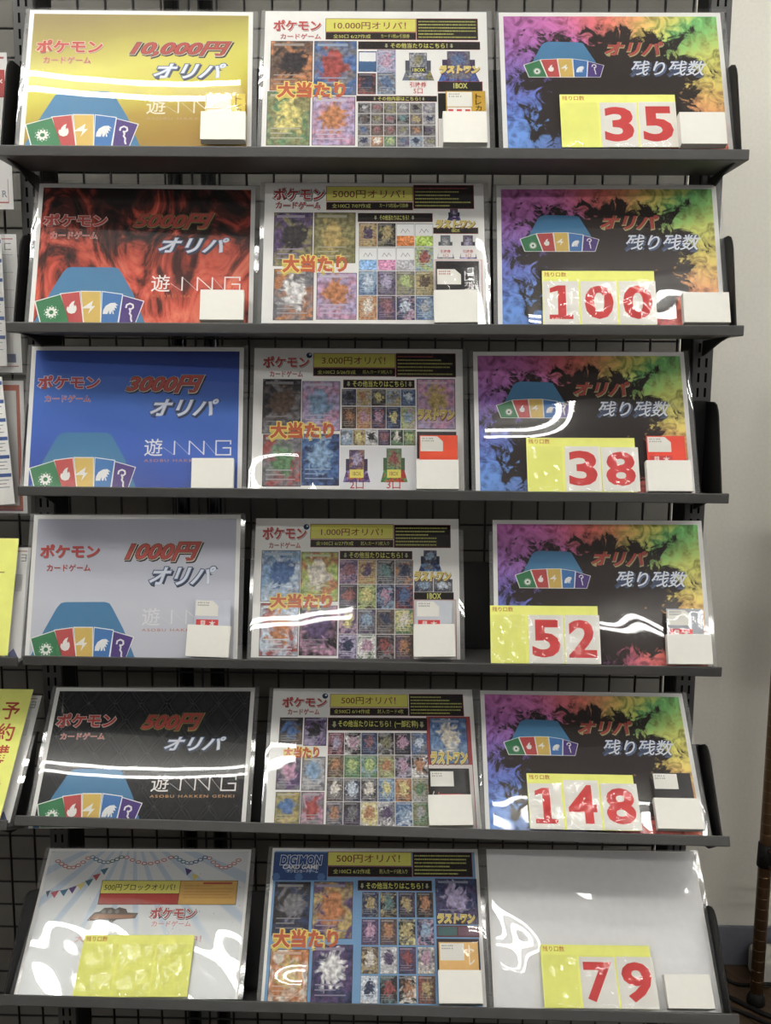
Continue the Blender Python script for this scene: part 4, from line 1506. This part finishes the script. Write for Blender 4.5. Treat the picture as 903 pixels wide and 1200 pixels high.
for k, lst in NUMS.items():
    for i, (ch, (x0, y0, x1, y1)) in enumerate(lst):
        y0 = max(y0, FOOT[int(k[1])] * 1000 + .7)
        w, h = x1 - x0, y1 - y0
        p = Print(w)
        p.box(-w / 2000, w / 2000, 0, .0003, 0, h / 1000, M_CARDW)
        gw = w * (.66 if ch == '1' else .80)
        X0, X1, Y0, Y1 = (w - gw) / 2, (w + gw) / 2, h * .12, h * .90
        if ch == '1':      # seriffed figure one
            st, bs, u = 10.5, 6.5, (Y1 - Y0) / 50
            c = (X0 + X1) / 2 + 1.2
            p.poly([(X0, Y0), (X1, Y0), (X1, Y0 + bs * u), (X0, Y0 + bs * u)], M_RED, 1)
            p.poly([(c - st / 2, Y0 + bs * u), (c + st / 2, Y0 + bs * u), (c + st / 2, Y1), (c - st / 2, Y1)], M_RED, 1)
            p.poly([(X0 + 1, Y1 - 11 * u), (X0 + 1, Y1 - 4.2 * u), (c - st / 2, Y1), (c - st / 2, Y1 - 8 * u)], M_RED, 1)
        else:
            p.text(ch, (X0, Y0, X1, Y1), M_RED, 1, .032)
        o = p.build('number_card')
        o.matrix_world = at(k, (x0 + x1) / 2, y0, .0085)
        nth = {'R2R': ['first digit', 'middle digit', 'last digit'], 'R5R': ['first digit', 'middle digit', 'last digit']}.get(k, ['first digit', 'last digit'])[i]
        tag(o, f'white number card with a red {ch}, {nth} of the {NUMWORD[k]} counter', 'number card', 'white number cards')

# ------------------------------------------------------------------ white card pockets and the sample cards in them
POCKETS = {'R1L': (233.9, -5, 291.2, 36.4), 'R1M': (234.9, -5, 291.6, 40.2), 'R1R': (224.2, -5, 282.9, 40.8), 'R2L': (228.9, -4.3, 286.6, 38.8), 'R2M': (227.4, -4.2, 284.0, 41.2), 'R2R': (238.4, -3.9, 297.8, 38.2),
           'R3L': (230.6, -3.4, 287.7, 38.7), 'R3M': (229.2, -2.8, 287.8, 38.4), 'R3R': (228.4, -4.3, 288.6, 39.0), 'R4L': (227.6, 1.5, 287.6, 45.2), 'R4M': (230.8, 3.0, 289.0, 48.6), 'R4R': (233.1, -.8, 293.0, 39.9),
           'R5M': (224.4, -4.8, 284.2, 38.6), 'R5R': (227.8, -1.4, 288.6, 40.4), 'R6M': (233.5, -3.8, 290.8, 39.2), 'R6R': (223.9, -.2, 284.2, 40.3)}
SAMPLES = {'R1L': (238.6, 10, 290.0, 67.1), 'R1M': (239.4, 8, 290.8, 73.9), 'R2M': (230.2, 8, 280.5, 74.2), 'R3M': (233.8, 8, 287.0, 74.6), 'R3R': (232.0, 8, 284.2, 75.4), 'R4L': (236.1, 12, 286.7, 81.3),
           'R4M': (233.9, 14, 284.8, 83.0), 'R4R': (236.0, 8, 285.4, 75.8), 'R5M': (227.0, 8, 277.2, 75.0), 'R5R': (231.4, 8, 284.2, 77.8), 'R6M': (235.4, 8, 288.3, 75.1)}
WHERE = {'R1L': 'the gold 10,000円 sign', 'R1M': 'the 10.000円 prize list', 'R1R': 'the sign counting 35', 'R2L': 'the red flame sign', 'R2M': 'the 5000円 prize list', 'R2R': 'the sign counting 100', 'R3L': 'the deep blue sign',
         'R3M': 'the 3.000円 prize list', 'R3R': 'the sign counting 38', 'R4L': 'the silver grey 1000円 sign', 'R4M': 'the 1.000円 prize list', 'R4R': 'the sign counting 52', 'R5M': 'the fifth shelf prize list',
         'R5R': 'the sign counting 148', 'R6M': 'the blue backed prize list', 'R6R': 'the blank sheet counting 79'}
for k, (x0, y0, x1, y1) in POCKETS.items():
    y0 = max(y0, FOOT[int(k[1])] * 1000 + .5)
    w, h = (x1 - x0) / 1000, (y1 - y0) / 1000
    b = MB()
    b.box(-w / 2, w / 2, -.0100, -.0092, 0, h, M_CARDW)          # front
    b.box(-w / 2, w / 2, 0, .0008, 0, h * .97, M_CARDW)          # back
    b.box(-w / 2, -w / 2 + .0008, -.0093, .0002, 0, h, M_CARDW)
    b.box(w / 2 - .0008, w / 2, -.0093, .0002, 0, h, M_CARDW)
    b.box(-w / 2, w / 2, -.0093, .0002, 0, .0008, M_CARDW)
    o = b.build('card_pocket', bevel=.0003)
    tw = {'R4L': -2.5, 'R4M': .5, 'R5M': .6, 'R2M': .8}.get(k, 0.0)
    o.matrix_world = at(k, (x0 + x1) / 2, y0, .0086) @ Matrix.Rotation(R(-tw), 4, 'Y')
    st = 'holding a sample card' if k in SAMPLES else 'standing empty'
    tag(o, f'white folded paper pocket {st} in front of {WHERE[k]}', 'card pocket', 'white card pockets')

# what each sample card shows: body colour, tag outline, stamp style, column of letters
SAMP = {'R1L': ((226, 204, 88), 'low', 'dots', ('トレカ', (150, 110, 50))), 'R1M': ((190, 152, 56), 'full', 'dots', ('トレカ', (60, 46, 30))), 'R2M': ((44, 42, 44), 'cut', None, ('トレカイ', (226, 224, 220))),
        'R3M': ((236, 84, 52), 'cut', None, None), 'R3R': ((230, 72, 50), 'cut', 'strip', None), 'R4L': ((204, 208, 220), 'cut', 'strip', None), 'R4M': ((206, 210, 218), 'cut', 'strip', None), 'R4R': ((170, 174, 182), 'cut', 'strip', None),
        'R5M': ((40, 40, 42), 'full', 'red', None), 'R5R': ((40, 38, 40), 'full', None, None), 'R6M': ((222, 178, 110), 'full', None, ('トレ', (236, 226, 200)))}
CLAB = {'R1L': 'pale yellow sample card with white price tag at the gold 10,000円 sign', 'R1M': 'mustard gold sample card lettered トレカ in the 10.000円 prize list pocket', 'R2M': 'black sample card with white トレカ lettering and a cut corner tag',
        'R3M': 'orange red sample card in the 3.000円 prize list pocket', 'R3R': 'red sample card stamped 見本 beside the 38 counter', 'R4L': 'pale blue grey sample card stamped 見本 on the silver grey sign',
        'R4M': 'pale grey sample card stamped 見本 in the 1.000円 prize list pocket', 'R4R': 'grey sample card stamped 見本 beside the 52 counter', 'R5M': 'black sleeved sample card with a thin red line, fifth shelf middle sign',
        'R5R': 'black sample card with white tag beside the 148 counter', 'R6M': 'tan sample card in the pocket on the blue backed prize list'}
for k, (x0, y0, x1, y1) in SAMPLES.items():
    w, h = x1 - x0, y1 - y0
    body, tg, stamp, colm = SAMP[k]
    t = empty('sample_card', at(k, (x0 + x1) / 2, y0, .0130) @ Matrix.Rotation(R({'R4L': 1.5}.get(k, 0)), 4, 'Y'))
    tag(t, CLAB[k], 'sample card', 'sample cards in the pockets')
    p = Print(w)
    p.box(-w / 2000, w / 2000, 0, .0004, 0, h / 1000, mat('card_body_%02x%02x%02x' % body, body, rough=.5))
    if colm:
        p.text(colm[0], (w - 13, h - (34 if len(colm[0]) > 3 else 30), w - 5, h - 4), colm[1], 1, .02, vertical=True)
    if stamp == 'strip':
        p.rect((3, h - 40, 34, h - 28), M_RED, 1)
        p.text('見', (8, h - 38.5, 17, h - 29.5), (240, 232, 226), 2, .02)
        p.text('本', (21, h - 38.5, 30, h - 29.5), (240, 232, 226), 2, .02)
    if stamp == 'dots':
        p.rect((2, h - 34, 33, h - 24), (240, 236, 226), 1)
        for q in range(3):
            p.rect((3 + 11 * q, h - 33, 9.5 + 11 * q, h - 27), M_RED, 1.6)
    if stamp == 'red':
        p.rect((14, h - 36, 44, h - 33.6), M_RED, 1)
        p.line((4, h - 36), (6, h - 30), 1, (226, 222, 216), 1)
        p.line((11, h - 36), (13, h - 31), 1.2, (216, 90, 80), 1)
    p.build('card', t)
    q = Print(w)
    tw = 33 if tg != 'full' else 34
    pts = [(1.5, h - 23), (tw, h - 23), (tw, h - 9), (tw - 8, h - 1.5), (1.5, h - 1.5)] if tg == 'cut' else [(1.5, h - 23), (tw, h - 23), (tw, h - 1.5), (1.5, h - 1.5)]
    q.poly(pts, M_CARDW, 3)
    rr = random.Random(ord(k[1]))
    for r_ in range(2):
        x = 4.0
        while x < 19:
            q.rect((x, h - 5.6 - 3.4 * r_, x + 1.6, h - 3.8 - 3.4 * r_), (200, 120, 116) if k == 'R2M' else (168, 166, 164), 3.7)
            x += rr.choice((2.2, 2.6, 3.4))
    q.build('price_tag', t)
    s = pocket_film('clear_sleeve', (w + 1.6) / 1000, h / 1000, t, -(w + 1.6) / 2000, .0005, .0003, ord(k[1]) + 3, SLEEVE, .0002)

# ------------------------------------------------------------------ neighbouring bay at the left edge
shelf(4, -1.0085, 'black steel display shelf of the next bay, level with the fourth shelf', 'display shelves of the next bay')
shelf(5, -1.0085, 'black steel display shelf of the next bay, level with the fifth shelf', 'display shelves of the next bay')


def side_sheet(name, x1, z0, h, y, lean, draw, label, cat, w=210.0, roll=0.0, film=True, group=None):
    mw = Matrix.Translation((x1, y, z0)) @ Matrix.Rotation(-R(lean), 4, 'X') @ Matrix.Rotation(R(roll), 4, 'Y') @ Matrix.Translation((-w / 2000, 0, 0))
    t = empty(name, mw)
    tag(t, label, cat, group)
    p = Print(w)
    p.box(-w / 2000, w / 2000, 0, .0004, 0, h / 1000, M_PAPER)
    draw(p, w, h)
    p.build('printed_sheet', t)
    if film:
        f = MB()
        f.box(-w / 2000 - .003, w / 2000 + .006, -.0016, -.0012, -.003, h / 1000 + .003, FILM)
        f.build('clear_cover', t)
    return t


def d_red(p, w, h):
    p.rect((4, h - 8, w - 4, h - 5.5), (206, 72, 70), 1)
    p.rect((4, h - 58, w - 4, h - 22), (200, 56, 54), 1)
    p.text('×', (w - 13, h - 40, w - 7, h - 34), (240, 232, 230), 2, .03)
    p.rect((4, 8, w - 6, 10), (206, 92, 90), 1)
    p.rect((w - 6.8, 8, w - 6, 40), (206, 92, 90), 1)
    p.text('R', (w - 15, 16, w - 8, 25), (130, 150, 170), 1, .02)


def d_thin(p, w, h):
    p.rect((4, h - 7, w - 5, h - 5.5), (206, 96, 96), 1)
    for q in range(5):
        p.rect((6, h - 28 - 24 * q, w - 6, h - 27.4 - 24 * q), (150, 154, 162), 1)
    for a in ((w - 17, h - 21, w - 8, h - 20), (w - 17, h - 13, w - 8, h - 12), (w - 17, h - 21, w - 16, h - 12)):
        p.rect(a, (90, 92, 98), 1)
    p.rect((6, 14, w - 8, 26), (110, 120, 160), 1)
    p.rect((4, 8, w - 5, 9.5), (206, 96, 96), 1)


def d_strips(p, w, h):
    for q in range(6):
        y = h - 6 - 26 * q
        p.rect((2, y - 5, w - 1, y), (64, 92, 164), 1)
        for r_ in range(3):
            p.rect((6, y - 10 - 5 * r_, w - 5 - 4 * (r_ % 2), y - 9 - 5 * r_), (150, 110, 120) if r_ == 1 else (130, 134, 146), 1)


def d_orange(p, w, h):
    p.rect((6, 6, w - 6, h - 6), (206, 96, 66), 1)
    p.rect((11, 11, w - 11, h - 14), (226, 224, 222), 1.6)
    p.rect((6, 3, w - 6, 6), (170, 80, 90), 1)


def d_plain(p, w, h):
    p.rect((4, h - 6, w - 5, h - 4.6), (200, 110, 100), 1)
    for a in ((w - 13, h - 20, w - 6, h - 19), (w - 13, h - 15.5, w - 6, h - 14.5), (w - 13, h - 11, w - 6, h - 10), (w - 6.6, h - 20, w - 5.6, h - 10)):
        p.rect(a, (100, 100, 106), 1)
    for q in range(2):
        p.frame((w - 60, h - 62, w - 9, h - 40), (150, 156, 170), (238, 237, 234), 1, .5)
    p.poly([(w - 26, 1), (w - 3, 1), (w - 12, 16)], (96, 100, 160), 1)
    p.poly([(w - 44, 1), (w - 24, 1), (w - 32, 12)], (206, 140, 70), 1)


def d_yellow(p, w, h):
    p.rect((0, 0, w, h), M_YEL, 1)
    p.rect((4, h - 50, w - 16, h - 48), (180, 160, 60), 2)


def d_reserve(p, w, h):
    p.rect((0, 0, w, h), M_YEL, 1)
    for q, ch in enumerate('予約購入'):
        p.text(ch, (w - 38, h - 48 - 33 * q, w - 12, h - 21 - 33 * q), (200, 70, 44), 2, .014)


side_sheet('hanging_sign', -.5405, 1.6805, 205, 1.335, 0, d_red, 'white sheet with red blocks hanging at the left edge beside the gold sign', 'sign')
side_sheet('hanging_sign', -.539, 1.457, 190, 1.335, 0, d_thin, 'white ruled sheet with thin red lines at the left edge beside the flame sign', 'sign')
side_sheet('price_strip_sheet', -.5545, 1.466, 178, 1.322, 0, d_strips, 'white sheet with blue strips in front of the ruled sheet at the left edge', 'price strips', film=True)
side_sheet('hanging_sign', -.541, 1.2555, 190, 1.335, 2, d_orange, 'white sheet with an orange red border at the left edge beside the blue sign', 'sign')
side_sheet('price_strip_sheet', -.5515, 1.2715, 180, 1.318, 2, d_strips, 'white sheet with blue strips before the orange bordered sheet', 'price strips', roll=-4, film=False)
side_sheet('leaning_sign', -.533, 1.057, 160, 1.268, 20, d_plain, 'white sheet leaning behind the blank yellow sheet at the left edge', 'sign')
side_sheet('yellow_notice', -.547, 1.066, 166, 1.258, 20, d_yellow, 'blank yellow sheet leaning at the left edge beside the silver grey sign', 'notice', film=False)
side_sheet('leaning_sign', -.536, .842, 190, 1.212, 44, d_plain, 'white sheet leaning behind the lettered yellow notice at the left edge', 'sign')
side_sheet('yellow_notice', -.5445, .853, 192, 1.202, 44, d_reserve, 'yellow notice with red upright letters 予約購 at the left edge', 'notice', film=False)

# ------------------------------------------------------------------ wire rack, box and cables by the wall at the right
M_POLE = mat('dark_bronze_chrome', (112, 86, 62), rough=.3, metal=.35, noise=.1)
M_RING = mat('ring_bright', (150, 130, 106), rough=.3, metal=.8)
M_BOX = mat('white_plastic', (190, 188, 180), rough=.4)
M_CABLE = mat('cable_black', (18, 17, 17), rough=.5)
t = empty('wire_rack', Matrix.Translation((.846, 2.05, 0)))
tag(t, 'dark wire storage rack with ringed round posts at the right edge by the wall', 'wire rack')
for dx, dy in ((0, 0), (.6, 0), (0, -.35), (.6, -.35)):
    if (dx, dy) == (0, -.35):
        continue
    p = MB(); p.tube([(dx, dy, .03), (dx, dy, 1.5)], .0150, M_POLE, 16)
    for i in range(54):
        z = .06 + .026 * i
        p.tube([(dx, dy, z), (dx, dy, z + .0012)], .0151, M_RING, 16)
    p.build('post', t, smooth=True)
    f = MB(); f.tube([(dx, dy, .0004), (dx, dy, .018), (dx, dy, .032)], [.021, .019, .012], M_BLACK, 16); f.build('foot', t, smooth=True)
    c = MB(); c.tube([(dx, dy, .345), (dx, dy, .40)], [.0185, .0172], M_BLACK, 16); c.build('collar', t, smooth=True)
s = MB()
for z in (.352, .392):
    s.tube([(.012, -.006, z), (.6, -.006, z)], .0032, M_POLE, 8)
    s.tube([(.0, -.014, z), (.05, -.35, z), (.6, -.35, z), (.6, 0, z)], .0032, M_POLE, 8)
for i in range(14):
    a = .05 + i * .04
    s.tube([(a, -.006, .395), (a + .02, -.35, .395)], .0018, M_POLE, 6)
s.build('wire_shelf', t, smooth=True)
s = MB()
s.tube([(0, -.006, 1.20), (.6, -.006, 1.20), (.6, -.35, 1.20), (.06, -.35, 1.20), (0, -.006, 1.20)], .0032, M_POLE, 8)
s.box(.02, .6, -.345, .01, 1.204, 1.208, M_BLACK)  # unseen solid shelf, added to cast shade on the lower wall
s.build('wall_shading_shelf', t)

b = MB(); b.box(-.05, .15, -.04, .04, .0005, .075, M_BOX)
o = b.build('power_box', bevel=.014, seg=4)
o.location = (.92, 2.14, 0)
tag(o, 'white rounded plastic box on the floor against the grey baseboard', 'box')


def cable(pts, label, r=.0042):
    pts = [Vector(p) for p in pts]
    out = []
    for i in range(len(pts) - 1):
        p0, p1, p2, p3 = pts[max(i - 1, 0)], pts[i], pts[i + 1], pts[min(i + 2, len(pts) - 1)]
        for q in range(8):
            u = q / 8
            out.append(.5 * ((2 * p1) + (p2 - p0) * u + (2 * p0 - 5 * p1 + 4 * p2 - p3) * u * u + (3 * p1 - p0 - 3 * p2 + p3) * u ** 3))
    out.append(pts[-1])
    m = MB(); m.tube(out, r, M_CABLE, 8)
    tag(m.build('cable', smooth=True), label, 'cable', 'black cables on the floor')


cable([(.72, 2.165, .0045), (.79, 2.14, .0045), (.83, 2.11, .0045), (.90, 2.09, .02), (1.02, 2.08, .0045)], 'black cable running along the foot of the baseboard to the white box', .0045)
cable([(.74, 2.11, .0045), (.80, 2.05, .0045), (.87, 1.99, .0045), (.97, 1.965, .0045), (1.1, 1.95, .0045)], 'black cable sweeping across the floor in front of the wire rack post', .006)
cable([(.70, 2.03, .0045), (.78, 2.02, .0045), (.85, 1.965, .0045), (.92, 1.90, .0045), (1.02, 1.86, .0045)], 'black cable on the floor nearest the camera, below the ringed post', .005)
